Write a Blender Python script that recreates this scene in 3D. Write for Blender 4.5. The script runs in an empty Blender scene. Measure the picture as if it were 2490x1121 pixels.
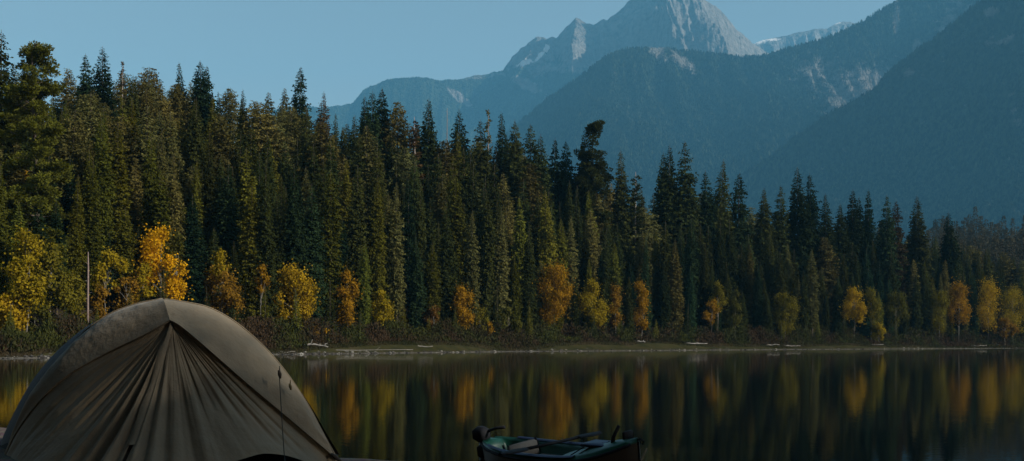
import bpy, math, random
import numpy as np
from mathutils import Vector
R = math.radians
scene = bpy.context.scene
COL = scene.collection
rng = np.random.default_rng(7)
random.seed(7)

# ------------------------------------------------------------------ camera frame (used to survey the place from the photo)
F, CX, HY, CAMZ = 2670.0, 1245.0, 835.0, 1.3
def at(px, py, Y):
    return Vector(((px - CX) / F * Y, Y, CAMZ + (HY - py) / F * Y))

# ------------------------------------------------------------------ helpers
def tag(o, label=None, cat=None, group=None, kind=None):
    if label: o['label'] = label
    if cat: o['category'] = cat
    if group: o['group'] = group
    if kind: o['kind'] = kind
    return o

def mesh_np(name, V, Fc, mat=None, smooth=False, attrs=None):
    V = np.asarray(V, dtype=np.float32); Fc = np.asarray(Fc, dtype=np.int32)
    me = bpy.data.meshes.new(name)
    n, k = Fc.shape
    me.vertices.add(len(V)); me.vertices.foreach_set('co', V.ravel())
    me.loops.add(n * k); me.loops.foreach_set('vertex_index', Fc.ravel())
    me.polygons.add(n); me.polygons.foreach_set('loop_start', np.arange(n, dtype=np.int32) * k)
    me.polygons.foreach_set('use_smooth', np.full(n, smooth, dtype=bool))
    me.update(calc_edges=True)
    for an, av in (attrs or {}).items():
        a = me.attributes.new(an, 'FLOAT', 'POINT'); a.data.foreach_set('value', np.asarray(av, dtype=np.float32).ravel())
    if mat: me.materials.append(mat)
    return me

def link(name, data, parent=None, loc=None):
    o = bpy.data.objects.new(name, data); COL.objects.link(o)
    if parent: o.parent = parent
    if loc is not None: o.location = loc
    return o

def grid_faces(nu, nv, off=0):
    i = np.arange(nu - 1)[:, None]; j = np.arange(nv - 1)[None, :]
    a = i * nv + j
    return np.stack([a, a + nv, a + nv + 1, a + 1], -1).reshape(-1, 4) + off

class MB:
    """collects quads for ONE mesh"""
    def __init__(s): s.V = []; s.F = []; s.n = 0
    def add(s, V, Fc):
        V = np.asarray(V, float); s.V.append(V); s.F.append(np.asarray(Fc, int) + s.n); s.n += len(V)
    def grid(s, P):
        nu, nv = P.shape[:2]; s.add(P.reshape(-1, 3), grid_faces(nu, nv))
    def tube(s, pts, rad, seg=8, cap=True):
        pts = np.asarray([tuple(p) for p in pts], float); n = len(pts)
        rad = np.full(n, rad, float) if np.isscalar(rad) else np.asarray(rad, float)
        T = np.gradient(pts, axis=0); T /= np.linalg.norm(T, axis=1)[:, None] + 1e-9
        up = np.array([0, 0, 1.0]) if abs(T[0, 2]) < .9 else np.array([1.0, 0, 0])
        A = np.cross(T, up); A /= np.linalg.norm(A, axis=1)[:, None] + 1e-9
        B = np.cross(T, A)
        th = np.linspace(0, 2 * np.pi, seg + 1)
        P = pts[:, None] + rad[:, None, None] * (np.cos(th)[None, :, None] * A[:, None] + np.sin(th)[None, :, None] * B[:, None])
        if cap:
            P = np.concatenate([np.repeat(pts[:1, None], seg + 1, 1), P, np.repeat(pts[-1:, None], seg + 1, 1)], 0)
        s.grid(P)
    def box(s, c, size, M=None, bev=0.0):
        # rounded box: superellipsoid-like lattice
        c = np.asarray(c, float); h = np.asarray(size, float) / 2
        b = min(bev, *h) if bev else 0.0
        xs = np.array([-1, -1, 1, 1.]); prof = []
        rings = [(-h[2], b), (-h[2] + b, 0), (h[2] - b, 0), (h[2], b)] if b else [(-h[2], 0), (h[2], 0)]
        P = []
        for z, ins in rings:
            hx, hy = h[0] - ins, h[1] - ins
            k = b * .5
            ring = [(-hx + k, -hy), (hx - k, -hy), (hx, -hy + k), (hx, hy - k), (hx - k, hy), (-hx + k, hy), (-hx, hy - k), (-hx, -hy + k), (-hx + k, -hy)]
            P.append([(x, y, z) for x, y in ring])
        P = [[(0, 0, rings[0][0])] * 9] + P + [[(0, 0, rings[-1][0])] * 9]
        P = np.array(P, float)
        if M is not None: P = P @ np.asarray(M, float).T
        s.grid(P + c)
    def mesh(s, name, mat, smooth=True):
        return mesh_np(name, np.concatenate(s.V), np.concatenate(s.F), mat, smooth)
    def build(s, name, mat, parent=None, smooth=True):
        return link(name, s.mesh(name, mat, smooth), parent)

# numpy value noise
_P = np.random.default_rng(99).random((256, 256))
def vnoise(x, y):
    xi = np.floor(x).astype(int); yi = np.floor(y).astype(int)
    fx = x - xi; fy = y - yi
    fx = fx * fx * (3 - 2 * fx); fy = fy * fy * (3 - 2 * fy)
    g = lambda a, b: _P[a & 255, b & 255]
    return (g(xi, yi) * (1 - fx) + g(xi + 1, yi) * fx) * (1 - fy) + (g(xi, yi + 1) * (1 - fx) + g(xi + 1, yi + 1) * fx) * fy
def fbm(x, y, oct=5, gain=.5):
    s = np.zeros(np.broadcast(x, y).shape); a = 1.; t = 0.
    for k in range(oct):
        s += a * (vnoise(x * 2 ** k + 17.3 * k, y * 2 ** k + 9.1 * k) * 2 - 1); t += a; a *= gain
    return s / t
def ridged(x, y, oct=4):
    s = np.zeros(np.broadcast(x, y).shape); a = 1.; t = 0.
    for k in range(oct):
        s += a * (1 - 2 * np.abs(vnoise(x * 2 ** k + 5.3 * k, y * 2 ** k + 3.7 * k) - .5) * 2); t += a; a *= .5
    return s / t
def sstep(a, b, x):
    t = np.clip((x - a) / (b - a), 0, 1); return t * t * (3 - 2 * t)
def catmull(pts, n):
    pts = np.asarray(pts, float); m = len(pts)
    P = np.concatenate([2 * pts[:1] - pts[1:2], pts, 2 * pts[-1:] - pts[-2:-1]])
    d = np.linalg.norm(np.diff(pts, axis=0), axis=1); s = np.concatenate([[0], np.cumsum(d)]); s /= s[-1]
    u = np.linspace(0, 1, n); i = np.clip(np.searchsorted(s, u, 'right') - 1, 0, m - 2)
    t = ((u - s[i]) / (s[i + 1] - s[i]))[:, None]
    p0, p1, p2, p3 = P[i], P[i + 1], P[i + 2], P[i + 3]
    return .5 * (2 * p1 + (p2 - p0) * t + (2 * p0 - 5 * p1 + 4 * p2 - p3) * t ** 2 + (3 * p1 - p0 - 3 * p2 + p3) * t ** 3)

# ------------------------------------------------------------------ materials
def mat_new(name):
    m = bpy.data.materials.new(name); m.use_nodes = True
    nt = m.node_tree; nt.nodes.clear()
    out = nt.nodes.new('ShaderNodeOutputMaterial')
    return m, nt, nt.nodes, nt.links, out
def noise_node(N, L, scale, detail=4, coord=None, rough=.55, vec_scale=None):
    n = N.new('ShaderNodeTexNoise'); n.inputs['Scale'].default_value = scale; n.inputs['Detail'].default_value = detail
    n.inputs['Roughness'].default_value = rough
    if coord is None:
        tc = N.new('ShaderNodeTexCoord'); coord = tc.outputs['Object']
    if vec_scale:
        mp = N.new('ShaderNodeMapping'); mp.inputs['Scale'].default_value = vec_scale
        L.new(coord, mp.inputs['Vector']); coord = mp.outputs['Vector']
    L.new(coord, n.inputs['Vector']); return n
def ramp(N, L, src, stops):
    r = N.new('ShaderNodeValToRGB'); e = r.color_ramp.elements
    while len(e) < len(stops): e.new(.5)
    for k, (p, c) in enumerate(stops):
        e[k].position = p; e[k].color = (*c, 1) if len(c) == 3 else c
    L.new(src, r.inputs['Fac']); return r
def mixc(N, L, fac, a, b, mode='MIX'):
    m = N.new('ShaderNodeMix'); m.data_type = 'RGBA'; m.blend_type = mode
    for sock, v in ((m.inputs[0], fac), (m.inputs[6], a), (m.inputs[7], b)):
        if isinstance(v, (int, float)): sock.default_value = v
        elif isinstance(v, tuple): sock.default_value = (*v, 1) if len(v) == 3 else v
        else: L.new(v, sock)
    return m.outputs[2]
def simple(name, c1, c2, scale=6, rough=.7, bump=.0, bscale=None, bdist=.01, metallic=0, vec_scale=None, spec=.3):
    m, nt, N, L, out = mat_new(name)
    b = N.new('ShaderNodeBsdfPrincipled'); L.new(b.outputs[0], out.inputs[0])
    n = noise_node(N, L, scale, vec_scale=vec_scale)
    r = ramp(N, L, n.outputs['Fac'], [(.3, c1), (.7, c2)]); L.new(r.outputs[0], b.inputs['Base Color'])
    b.inputs['Roughness'].default_value = rough; b.inputs['Metallic'].default_value = metallic
    b.inputs['Specular IOR Level'].default_value = spec
    if bump:
        n2 = noise_node(N, L, bscale or scale * 4, vec_scale=vec_scale)
        bp = N.new('ShaderNodeBump'); bp.inputs['Strength'].default_value = bump; bp.inputs['Distance'].default_value = bdist
        L.new(n2.outputs['Fac'], bp.inputs['Height']); L.new(bp.outputs[0], b.inputs['Normal'])
    return m
def leaf_mat(name, transl=.3, var=.5, scale=.9):
    """leaf colour = the tree's own colour (object colour) with clump to clump variation"""
    m, nt, N, L, out = mat_new(name)
    oi = N.new('ShaderNodeObjectInfo')
    n = noise_node(N, L, scale, 3); n2 = noise_node(N, L, 7.0, 2)
    r = ramp(N, L, n.outputs['Fac'], [(.3, (1 - var,) * 3), (.7, (1 + var * .8, 1 + var * .7, 1 + var * .4))])
    r2 = ramp(N, L, n2.outputs['Fac'], [(.3, (.7, .72, .75)), (.7, (1.3, 1.25, 1.15))])
    c = mixc(N, L, 1.0, oi.outputs['Color'], r.outputs[0], 'MULTIPLY')
    c = mixc(N, L, 1.0, c, r2.outputs[0], 'MULTIPLY')
    d = N.new('ShaderNodeBsdfDiffuse'); t = N.new('ShaderNodeBsdfTranslucent'); mx = N.new('ShaderNodeMixShader')
    L.new(c, d.inputs[0]); L.new(c, t.inputs[0]); mx.inputs[0].default_value = transl
    L.new(d.outputs[0], mx.inputs[1]); L.new(t.outputs[0], mx.inputs[2]); L.new(mx.outputs[0], out.inputs[0])
    return m

M_NEEDLE = leaf_mat('conifer_needles', .18, .45, .5)
M_LEAF = leaf_mat('birch_leaves', .35, .4, .7)
M_BARK = simple('spruce_bark', (.05, .037, .028), (.11, .085, .066), 5, .9, .4, vec_scale=(1, 1, .3))
M_BIRCH = simple('birch_bark', (.09, .08, .065), (.22, .20, .165), 4, .8, vec_scale=(1, 1, 3))
M_DEAD = simple('dead_wood', (.17, .14, .125), (.34, .29, .26), 4, .85, .3, vec_scale=(1, 1, .3))
M_DRIFT = simple('driftwood', (.13, .118, .105), (.28, .26, .235), 5, .85, .3)

# ------------------------------------------------------------------ light, sky
SUN = Vector((.85, -.31, .44)).normalized()
elev = math.asin(SUN.z); az = math.atan2(SUN.x, SUN.y)
w = bpy.data.worlds.new('World'); scene.world = w; w.use_nodes = True
wn, wl = w.node_tree.nodes, w.node_tree.links
bg = wn['Background']
sky = wn.new('ShaderNodeTexSky'); sky.sky_type = 'NISHITA'; sky.sun_disc = False
sky.sun_elevation = elev; sky.sun_rotation = az
sky.air_density = 1.0; sky.dust_density = .6; sky.ozone_density = 1.2; sky.altitude = 600
tint = wn.new('ShaderNodeMix'); tint.data_type = 'RGBA'; tint.blend_type = 'MULTIPLY'; tint.inputs[0].default_value = 1
tint.inputs[7].default_value = (1.30, 1.0, .72, 1); wl.new(sky.outputs[0], tint.inputs[6])   # clear teal autumn air
wl.new(tint.outputs[2], bg.inputs[0]); bg.inputs[1].default_value = .082
sl = bpy.data.lights.new('sun', 'SUN'); sl.energy = 5.0; sl.angle = R(.53); sl.color = (1, .93, .82)
so = link('sun', sl); so.rotation_euler = (-SUN).to_track_quat('-Z', 'Y').to_euler()

cam = bpy.data.cameras.new('camera'); co = link('camera', cam); scene.camera = co
co.location = (0, 0, CAMZ); co.rotation_euler = (R(90), 0, 0)
cam.sensor_width = 36; cam.lens = F / 2490 * 36; cam.shift_y = (HY - 560.5) / 2490; cam.clip_end = 40000; cam.clip_start = .05

vs = scene.view_settings
vs.view_transform = 'Standard'; vs.look = 'None'; vs.gamma = 1; vs.exposure = .85
scene.cycles.use_denoising = True
scene.cycles.max_bounces = 6; scene.cycles.diffuse_bounces = 2; scene.cycles.glossy_bounces = 3
scene.cycles.volume_bounces = 0; scene.cycles.transparent_max_bounces = 8
scene.cycles.caustics_reflective = False; scene.cycles.caustics_refractive = False

# ------------------------------------------------------------------ mountains
def mountain_material():
    m, nt, N, L, out = mat_new('mountain_ground')
    b = N.new('ShaderNodeBsdfDiffuse'); L.new(b.outputs[0], out.inputs[0])
    a = N.new('ShaderNodeAttribute'); a.attribute_name = 'rock'
    s = N.new('ShaderNodeAttribute'); s.attribute_name = 'snow'
    tc = N.new('ShaderNodeTexCoord')
    n1 = noise_node(N, L, .02, 6, tc.outputs['Object'], .65)
    n2 = noise_node(N, L, .06, 4, tc.outputs['Object'], .6, (1, 1, .4))
    forest = ramp(N, L, n2.outputs['Fac'], [(.40, (.005, .010, .007)), (.64, (.052, .070, .038))])
    rock = ramp(N, L, n1.outputs['Fac'], [(.3, (.085, .08, .075)), (.7, (.25, .235, .215))])
    sub = N.new('ShaderNodeMath'); sub.operation = 'MULTIPLY_ADD'
    L.new(n1.outputs['Fac'], sub.inputs[0]); sub.inputs[1].default_value = 1.1; L.new(a.outputs['Fac'], sub.inputs[2])
    fr = ramp(N, L, sub.outputs[0], [(.92, (0, 0, 0)), (1.15, (1, 1, 1))])
    fr.color_ramp.elements[0].position = .72; fr.color_ramp.elements[1].position = .95
    c = mixc(N, L, fr.outputs[0], forest.outputs[0], rock.outputs[0])
    c = mixc(N, L, s.outputs['Fac'], c, (.85, .83, .80))
    L.new(c, b.inputs[0])
    n4 = noise_node(N, L, .035, 7, tc.outputs['Object'], .68); bp = N.new('ShaderNodeBump'); bp.inputs['Strength'].default_value = 1; bp.inputs['Distance'].default_value = 34
    L.new(n4.outputs['Fac'], bp.inputs['Height']); L.new(bp.outputs[0], b.inputs['Normal']); return m
M_MOUNT = mountain_material()

KM = 1.4
def mountain(name, label, prof, Y, W, nx, nv, rough, spur, ribs, canopy, rock_fn, snow_fn=None, xpad=(0, 0), back=.35, seed=0, spurs=()):
    Y, W, rough, spur, ribs, canopy = (q * KM for q in (Y, W, rough, spur, ribs, canopy))
    pr = np.array([[(p - CX) / F * Y, CAMZ + (HY - q) / F * Y] for p, q in prof])
    X = np.linspace(pr[0, 0] - xpad[0], pr[-1, 0] + xpad[1], nx)
    Zr = np.interp(X, pr[:, 0], pr[:, 1])
    Zr = Zr + rough * fbm(X / (160 * KM) + seed, X * 0 + seed, 5, .55)
    v = np.concatenate([np.linspace(-back, -.02, max(6, nv // 10)), np.linspace(0, 1, nv) ** 1.25])
    VX, VV = np.meshgrid(X, v, indexing='ij')
    Zc = Zr[:, None]
    fall = np.where(VV >= 0, 1 - VV ** .92, 1 + VV * 1.6)
    # spurs and gullies running down the slope; ribs = fine buttresses
    k = np.clip(VV, 0, 1)
    sp = ridged(VX / (520 * KM) + seed, VV * 1.3 + seed * 2, 4) - .45
    rb = ridged(VX / (85 * KM) + 40 + seed + .6 * fbm(VX / (200 * KM), VV * 4, 3), VV * 2.2 + seed, 4) - .5
    env = np.clip(k * 7, 0, 1) * np.clip((1 - k) * 3, 0, 1)
    Z = Zc * fall + spur * sp * env + ribs * rb * np.clip(k * 30, 0.0, 1) * np.clip(1.25 - k * 2.0, 0, 1)
    for (t0, t1, amp, wl_, wr_) in spurs:
        m_ = Y / F; xc = (t0 - CX) * m_ + (t1 - t0) * m_ * k / .13 + 14 * fbm(VV * 60, VX * 0 + t0, 3)
        d_ = VX - xc
        Z = Z + amp * KM * np.clip(1 - np.where(d_ < 0, -d_ / (wl_ * m_), d_ / (wr_ * m_)), 0, 1) ** 1.1 * np.clip(k * 5, 0, 1) * np.clip(1.2 - k * 2.2, 0, 1)
    YY = Y - VV * W + .25 * W * fbm(VX / (900 * KM) + seed, VV * 0 + 3.3, 2)
    X2 = VX + 8 * fbm(VX / 35, VV * 40, 2)
    ppx = CX + X2 / YY * F; ppy = HY - (Z - CAMZ) / YY * F
    rock = rock_fn(ppx, ppy, VX, Z); snow = snow_fn(ppx, ppy) if snow_fn else rock * 0
    crag = np.clip(rock * 1.7, 0, 1) * np.clip(.22 + k * 40, 0, 1)
    Z = Z + crag * KM * (26 * ridged(VX / (70 * KM) + seed, VV * W / (90 * KM), 4) + 9 * fbm(VX / (18 * KM), VV * W / (20 * KM), 3))
    if canopy:
        r2 = np.random.default_rng(seed + 5)
        Z = Z + canopy * r2.random(Z.shape) ** 2 * (1 - np.clip(rock * 1.3, 0, 1)) * np.where(VV >= -.03, 1, 0)
    Z = np.where(VV > .97, -30, Z)
    me = mesh_np(name, np.stack([X2, YY, Z], -1).reshape(-1, 3), grid_faces(nx, len(v))[:, ::-1], M_MOUNT, False, {'rock': rock, 'snow': snow})
    return tag(link(name, me), label, 'mountain', None, 'structure')

def blobs(px, py, L):
    s = np.zeros_like(px)
    for (x, y, rx, ry, ang, amp) in L:
        a = R(ang); dx, dy = px - x, py - y
        u = (dx * math.cos(a) + dy * math.sin(a)) / rx; w_ = (-dx * math.sin(a) + dy * math.cos(a)) / ry
        s = np.maximum(s, amp * np.clip(1.5 - np.sqrt(u * u + w_ * w_), 0, 1))
    return s

far_prof = [(640, 262), (760, 250), (820, 246), (850, 238), (880, 206), (935, 179), (1010, 174), (1060, 182), (1100, 183), (1160, 168), (1225, 161), (1245, 132),
            (1262, 112), (1268, 104), (1282, 97), (1297, 87), (1310, 80), (1322, 86), (1330, 92), (1341, 86), (1352, 92), (1366, 76), (1386, 57), (1400, 47), (1412, 51), (1424, 61), (1442, 69), (1458, 60), (1474, 62), (1496, 47), (1532, 15), (1558, -8), (1590, -30), (1625, -28), (1655, 4),
            (1692, 38), (1748, 70), (1803, 98), (1832, 108), (1900, 120), (1990, 160), (2100, 240)]
def far_rock(px, py, X, Z):
    n = fbm(px / 40, py / 25, 4)
    high = sstep(200, 130, py + 30 * n) * sstep(1150, 1260, px)
    return np.maximum(.62 * high, blobs(px, py, [(1120, 240, 34, 9, 38, .6), (1280, 207, 40, 12, 28, .55), (1330, 250, 10, 18, 0, .35), (1190, 185, 60, 8, -5, .3)]))
def far_snow(px, py):
    n = .35 * fbm(px / 9, py / 5, 3)
    return np.clip((blobs(px, py, [(1276, 156, 20, 4.2, -12, 1), (1312, 142, 14, 4, -35, 1), (1329, 123, 7, 10, 15, 1)]) + n * .6 - .35) * 4, 0, 1)
mountain('mountain', 'bare grey rocky summit with ribbed cliffs rising behind the forested ridge', far_prof, 6500, 1750, 900, 220, 34, 200, 26, 8, far_rock, far_snow, seed=1,
         spurs=[(1400, 1390, 300, 40, 90), (1672, 1694, 270, 50, 95), (1634, 1642, 110, 13, 9), (1597, 1604, 150, 14, 11), (1560, 1576, 170, 15, 13), (1518, 1556, 190, 20, 34), (1296, 1268, 130, 26, 40), (1330, 1322, 70, 12, 16), (1460, 1450, 90, 14, 50), (1490, 1500, 90, 12, 20)])

pass_prof = [(1700, 150), (1780, 120), (1830, 92), (1880, 73), (1960, 57), (2030, 50), (2060, 38), (2090, 36), (2130, 60), (2200, 110)]
def pass_snow(px, py):
    n = .5 * fbm(px / 9, py / 4, 3)
    return np.clip((blobs(px, py, [(1860, 101, 34, 4, -8, 1), (1948, 71, 11, 2.4, 0, 1), (2025, 56, 22, 3, -10, 1)]) + n * .6 - .4) * 4, 0, 1)
mountain('mountain', 'low distant stony ridge with thin snow patches in the saddle', pass_prof, 7600, 2200, 300, 120, 14, 120, 45, 0,
         lambda px, py, X, Z: .58 + .2 * fbm(px / 30, py / 12, 3), pass_snow, seed=2)

mid_prof = [(1050, 420), (1150, 352), (1240, 288), (1300, 240), (1380, 190), (1460, 130), (1520, 89), (1560, 83), (1640, 79), (1700, 82), (1760, 94), (1830, 106), (1900, 103),
            (1960, 86), (2040, 60), (2100, 36), (2160, 2), (2300, -70), (2420, -120), (2600, -200), (2900, -250)]
def mid_rock(px, py, X, Z):
    n = fbm(px / 30, py / 40, 4)
    b = blobs(px, py, [(1600, 115, 20, 42, -20, .5), (1660, 155, 38, 13, 38, .5), (1570, 95, 26, 8, 10, .45), (2090, 215, 95, 48, -20, .47), (2060, 250, 80, 22, -25, .42),
                       (1990, 180, 60, 40, 0, .3), (2180, 40, 9, 40, 0, .42), (2230, 110, 10, 26, 0, .32), (2330, 60, 60, 60, 0, .28)])
    return np.clip(b + .12 * n, 0, 1)
mountain('mountain', 'broad blue hazy forested ridge with pale scree scars in front of the grey summit', mid_prof, 4300, 2000, 1300, 330, 16, 200, 34, 18, mid_rock, seed=3)

near_prof = [(1500, 640), (1650, 530), (1800, 424), (1850, 396), (1950, 322), (2050, 252), (2130, 208), (2160, 185), (2190, 150), (2250, 106), (2300, 66), (2350, 28), (2400, -8), (2490, -66), (2700, -190), (3000, -330)]
def near_rock(px, py, X, Z):
    n = fbm(px / 22, py / 30, 4)
    return np.clip(blobs(px, py, [(2430, 108, 34, 12, -5, .42), (2210, 186, 16, 10, -35, .36), (2410, 35, 20, 14, 0, .34), (2470, 300, 20, 30, 0, .2)]) + .14 * n, 0, 1)
mountain('mountain', 'steep dark blue forested slope descending from the upper right corner', near_prof, 3100, 1250, 1100, 330, 14, 130, 22, 15, near_rock, seed=4)

# ------------------------------------------------------------------ land beyond the lake
sh_px = np.array([-900, -200, 60, 700, 1250, 1900, 2490, 3000]); sh_Y = np.array([80, 88, 96, 128, 172, 228, 290, 330.])
sh_X = (sh_px - CX) / F * sh_Y
def shoreY(X):
    return np.interp(X, sh_X, sh_Y) + 1.6 * fbm(X / 9 + 3, X * 0, 3) + 2.2 * fbm(X / 31, X * 0 + 4, 2)
def landZ(X, Y):
    d = Y - shoreY(X)
    slope = np.interp(X, [-60, -20, 15, 60, 140], [.27, .24, .13, .06, .02])
    bank = 1.25 * sstep(0, 8, d) + .05 * np.clip(d, 0, 12)
    z = np.where(d > 0, bank + slope * np.clip(d - 16, 0, 110) + .02 * np.clip(d - 110, 0, 900), d * .10)
    return z + .35 * fbm(X / 14, Y / 14, 3) * sstep(3, 20, d)
def land_material():
    m, nt, N, L, out = mat_new('far_shore_ground')
    b = N.new('ShaderNodeBsdfDiffuse'); L.new(b.outputs[0], out.inputs[0])
    a = N.new('ShaderNodeAttribute'); a.attribute_name = 'inland'
    n = noise_node(N, L, .5, 6); n3 = noise_node(N, L, 6, 3)
    peb = ramp(N, L, n3.outputs['Fac'], [(.35, (.045, .04, .035)), (.7, (.16, .145, .125))])
    gr = ramp(N, L, n.outputs['Fac'], [(.3, (.020, .021, .009)), (.55, (.034, .032, .013)), (.75, (.044, .034, .019))])
    du = ramp(N, L, n.outputs['Fac'], [(.3, (.018, .015, .010)), (.7, (.045, .035, .022))])
    add = N.new('ShaderNodeMath'); add.operation = 'MULTIPLY_ADD'; L.new(n.outputs['Fac'], add.inputs[0]); add.inputs[1].default_value = .12; L.new(a.outputs['Fac'], add.inputs[2])
    f1 = ramp(N, L, add.outputs[0], [(.10, (0, 0, 0)), (.17, (1, 1, 1))])
    f2 = ramp(N, L, add.outputs[0], [(.55, (0, 0, 0)), (.72, (1, 1, 1))])
    c = mixc(N, L, f1.outputs[0], peb.outputs[0], gr.outputs[0]); c = mixc(N, L, f2.outputs[0], c, du.outputs[0])
    L.new(c, b.inputs[0]); return m
M_LAND = land_material()
gx = np.concatenate([np.linspace(-900, -95, 40), np.linspace(-90, 190, 420), np.linspace(195, 1500, 50)])
gd = np.concatenate([np.linspace(-30, -2, 6), np.linspace(-1.5, 22, 60), np.linspace(24, 130, 50), np.linspace(140, 1100, 20)])
GX, GD = np.meshgrid(gx, gd, indexing='ij'); GY = shoreY(GX) + GD; GZ = landZ(GX, GY)
land = link('far_shore', mesh_np('far_shore', np.stack([GX, GY, GZ], -1).reshape(-1, 3), grid_faces(len(gx), len(gd))[:, ::-1], M_LAND, True,
                                 {'inland': np.clip(GD / 12, -1, 3)}))
tag(land, 'grassy far shore and wooded hillside beyond the lake', 'shore', None, 'structure')
# lake bed / valley floor under everything
bed = MB(); bed.grid(np.array([[(x, y, -8) for y in (-3000, 0, 3000, 13500)] for x in (-7000, 0, 5000, 13000)], float))
o = bed.build('lake_bed', M_LAND); tag(o, 'dark lake bed and valley floor under the water', 'ground', None, 'structure')

# ------------------------------------------------------------------ water
def water_material():
    m, nt, N, L, out = mat_new('lake_water')
    b = N.new('ShaderNodeBsdfPrincipled'); L.new(b.outputs[0], out.inputs[0])
    b.inputs['Base Color'].default_value = (.006, .006, .004, 1); b.inputs['Roughness'].default_value = .02; b.inputs['IOR'].default_value = 1.33; b.inputs['Specular IOR Level'].default_value = .26
    n = noise_node(N, L, 7, 2, rough=.5); n2 = noise_node(N, L, .35, 2)
    ad = N.new('ShaderNodeMath'); ad.operation = 'MULTIPLY_ADD'; L.new(n2.outputs['Fac'], ad.inputs[0]); ad.inputs[1].default_value = 2.0; L.new(n.outputs['Fac'], ad.inputs[2])
    bp = N.new('ShaderNodeBump'); bp.inputs['Strength'].default_value = 1; bp.inputs['Distance'].default_value = .0011
    L.new(ad.outputs[0], bp.inputs['Height']); L.new(bp.outputs[0], b.inputs['Normal'])
    return m
wm = MB(); wm.grid(np.array([[(x, y, 0) for y in np.linspace(-40, 420, 24)] for x in np.linspace(-400, 600, 24)], float))
wme = wm.mesh('lake_water', water_material()); 
o = link('lake_water', wme); tag(o, 'still dark lake water mirroring the autumn forest', 'water', None, 'structure')

#@@TREES
# ------------------------------------------------------------------ tree prototypes (metres; scaled per tree)
def unit(v): return v / (np.linalg.norm(v, axis=-1, keepdims=True) + 1e-9)
def sprays(pos, dirs, ln, wd, g, face=None):
    """one flat needle spray / leaf per position, long axis along dirs, random roll"""
    n = len(pos); d = unit(dirs)
    r = unit(np.cross(d, g.normal(size=(n, 3)) if face is None else unit(face) + .42 * g.normal(size=(n, 3)))); ln = np.broadcast_to(ln, (n,))[:, None]; wd = np.broadcast_to(wd, (n,))[:, None]
    V = np.stack([pos, pos + d * ln * .45 + r * wd, pos + d * ln, pos + d * ln * .45 - r * wd], 1)
    return V.reshape(-1, 3), np.arange(n * 4).reshape(-1, 4)

def conifer(seed, H=26., Rm=2.3, clear=.08, step=.27, nb=9, dens=1.0, top=.55, droop=.35, gap=.0, round_=False, spr=.44, tip_dead=0.):
    g = np.random.default_rng(seed); Rm = Rm * 1.08
    z = np.arange(H * clear, H * .992, step); P, D, S = [], [], []
    # lopsided growth: crown radius wanders with height and azimuth
    ph = g.random(4) * 6.28
    def rad(t, az):
        base = np.minimum(1, (1 - t) / (1 - top) if not round_ else np.clip((1 - t) / (1 - top), 0, 1) ** .75) ** .72
        base = base * np.minimum(1, .55 + t * 3.0)
        return Rm * base * (1 + .10 * np.sin(az + ph[0] + 5 * t) + .10 * np.sin(2 * az + ph[1] + 17 * t)) + .07
    for zz in z:
        t = (zz / H - clear) / (1 - clear)
        if gap and g.random() < gap * .7 * (.4 + .6 * np.sin(t * 23 + ph[2]) ** 2): continue
        if t > 1 - tip_dead and g.random() < .8: continue
        k = max(3, int(nb * (.55 + .45 * min(1, (1 - t) * 3)) + g.random()))
        a0 = g.random() * 6.28
        for j in range(k):
            az = a0 + 6.283 * j / k + g.normal() * .25
            L = rad(t, az) * g.uniform(.62, 1.18) * (1.0 if g.random() > .06 else 1.25)
            m = max(5, int(L / .075 * dens))
            s = (np.arange(m) + g.random(m)) / m
            s = .12 + .9 * s
            up = .30 * (t - .45) 
            c = np.array([np.cos(az), np.sin(az), 0]); q = np.array([-np.sin(az), np.cos(az), 0])
            lat = g.normal(size=m) * .16 * L * np.clip(1.15 - s, .15, 1) * 1.3
            zz_ = zz + g.normal() * .08 + L * (up * s - droop * s + .30 * droop * s ** 2.4) - np.abs(lat) * .25 + g.normal(size=m) * .06
            P.append(c * (L * s)[:, None] + q * lat[:, None] + np.stack([0 * s, 0 * s, zz_], 1))
            D.append(c * .8 + q * np.sign(lat)[:, None] * .7 + g.normal(size=(m, 3)) * .35 + np.array([0, 0, -.35]))
            S.append(spr * g.uniform(.6, 1.25, m) * (.30 + .70 * min(1, L / 1.6)))
    P = np.concatenate(P); D = np.concatenate(D); S = np.concatenate(S)
    # bend of the whole stem
    bx, by = g.normal(size=2) * .25
    bend = lambda zz: np.stack([bx * np.sin(zz / H * 3), by * np.sin(zz / H * 2.4), 0 * zz], -1)
    P = P + bend(P[:, 2])
    az_ = unit(P * np.array([1, 1, 0]))
    V, Fc = sprays(P, D, S, S * .34, g, az_ * .8 + np.array([0, 0, .62]))
    tb = MB(); zt = np.linspace(-.8, H, 14)
    tb.tube(np.stack([0 * zt, 0 * zt, zt], 1) + bend(zt), np.linspace(H * .0125, .02, 14), 7)
    # dead lower limbs
    for q in range(10):
        zz = g.uniform(1.2, H * clear + 3); a = g.random() * 6.28; L = g.uniform(.5, 1.6)
        tb.tube([bend(np.array(zz)) + (0, 0, zz), bend(np.array(zz)) + (math.cos(a) * L, math.sin(a) * L, zz - .25 * L)], [.035, .012], 4, False)
    return mesh_np('crown', V, Fc, M_NEEDLE), tb.mesh('trunk', M_BARK)

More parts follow.
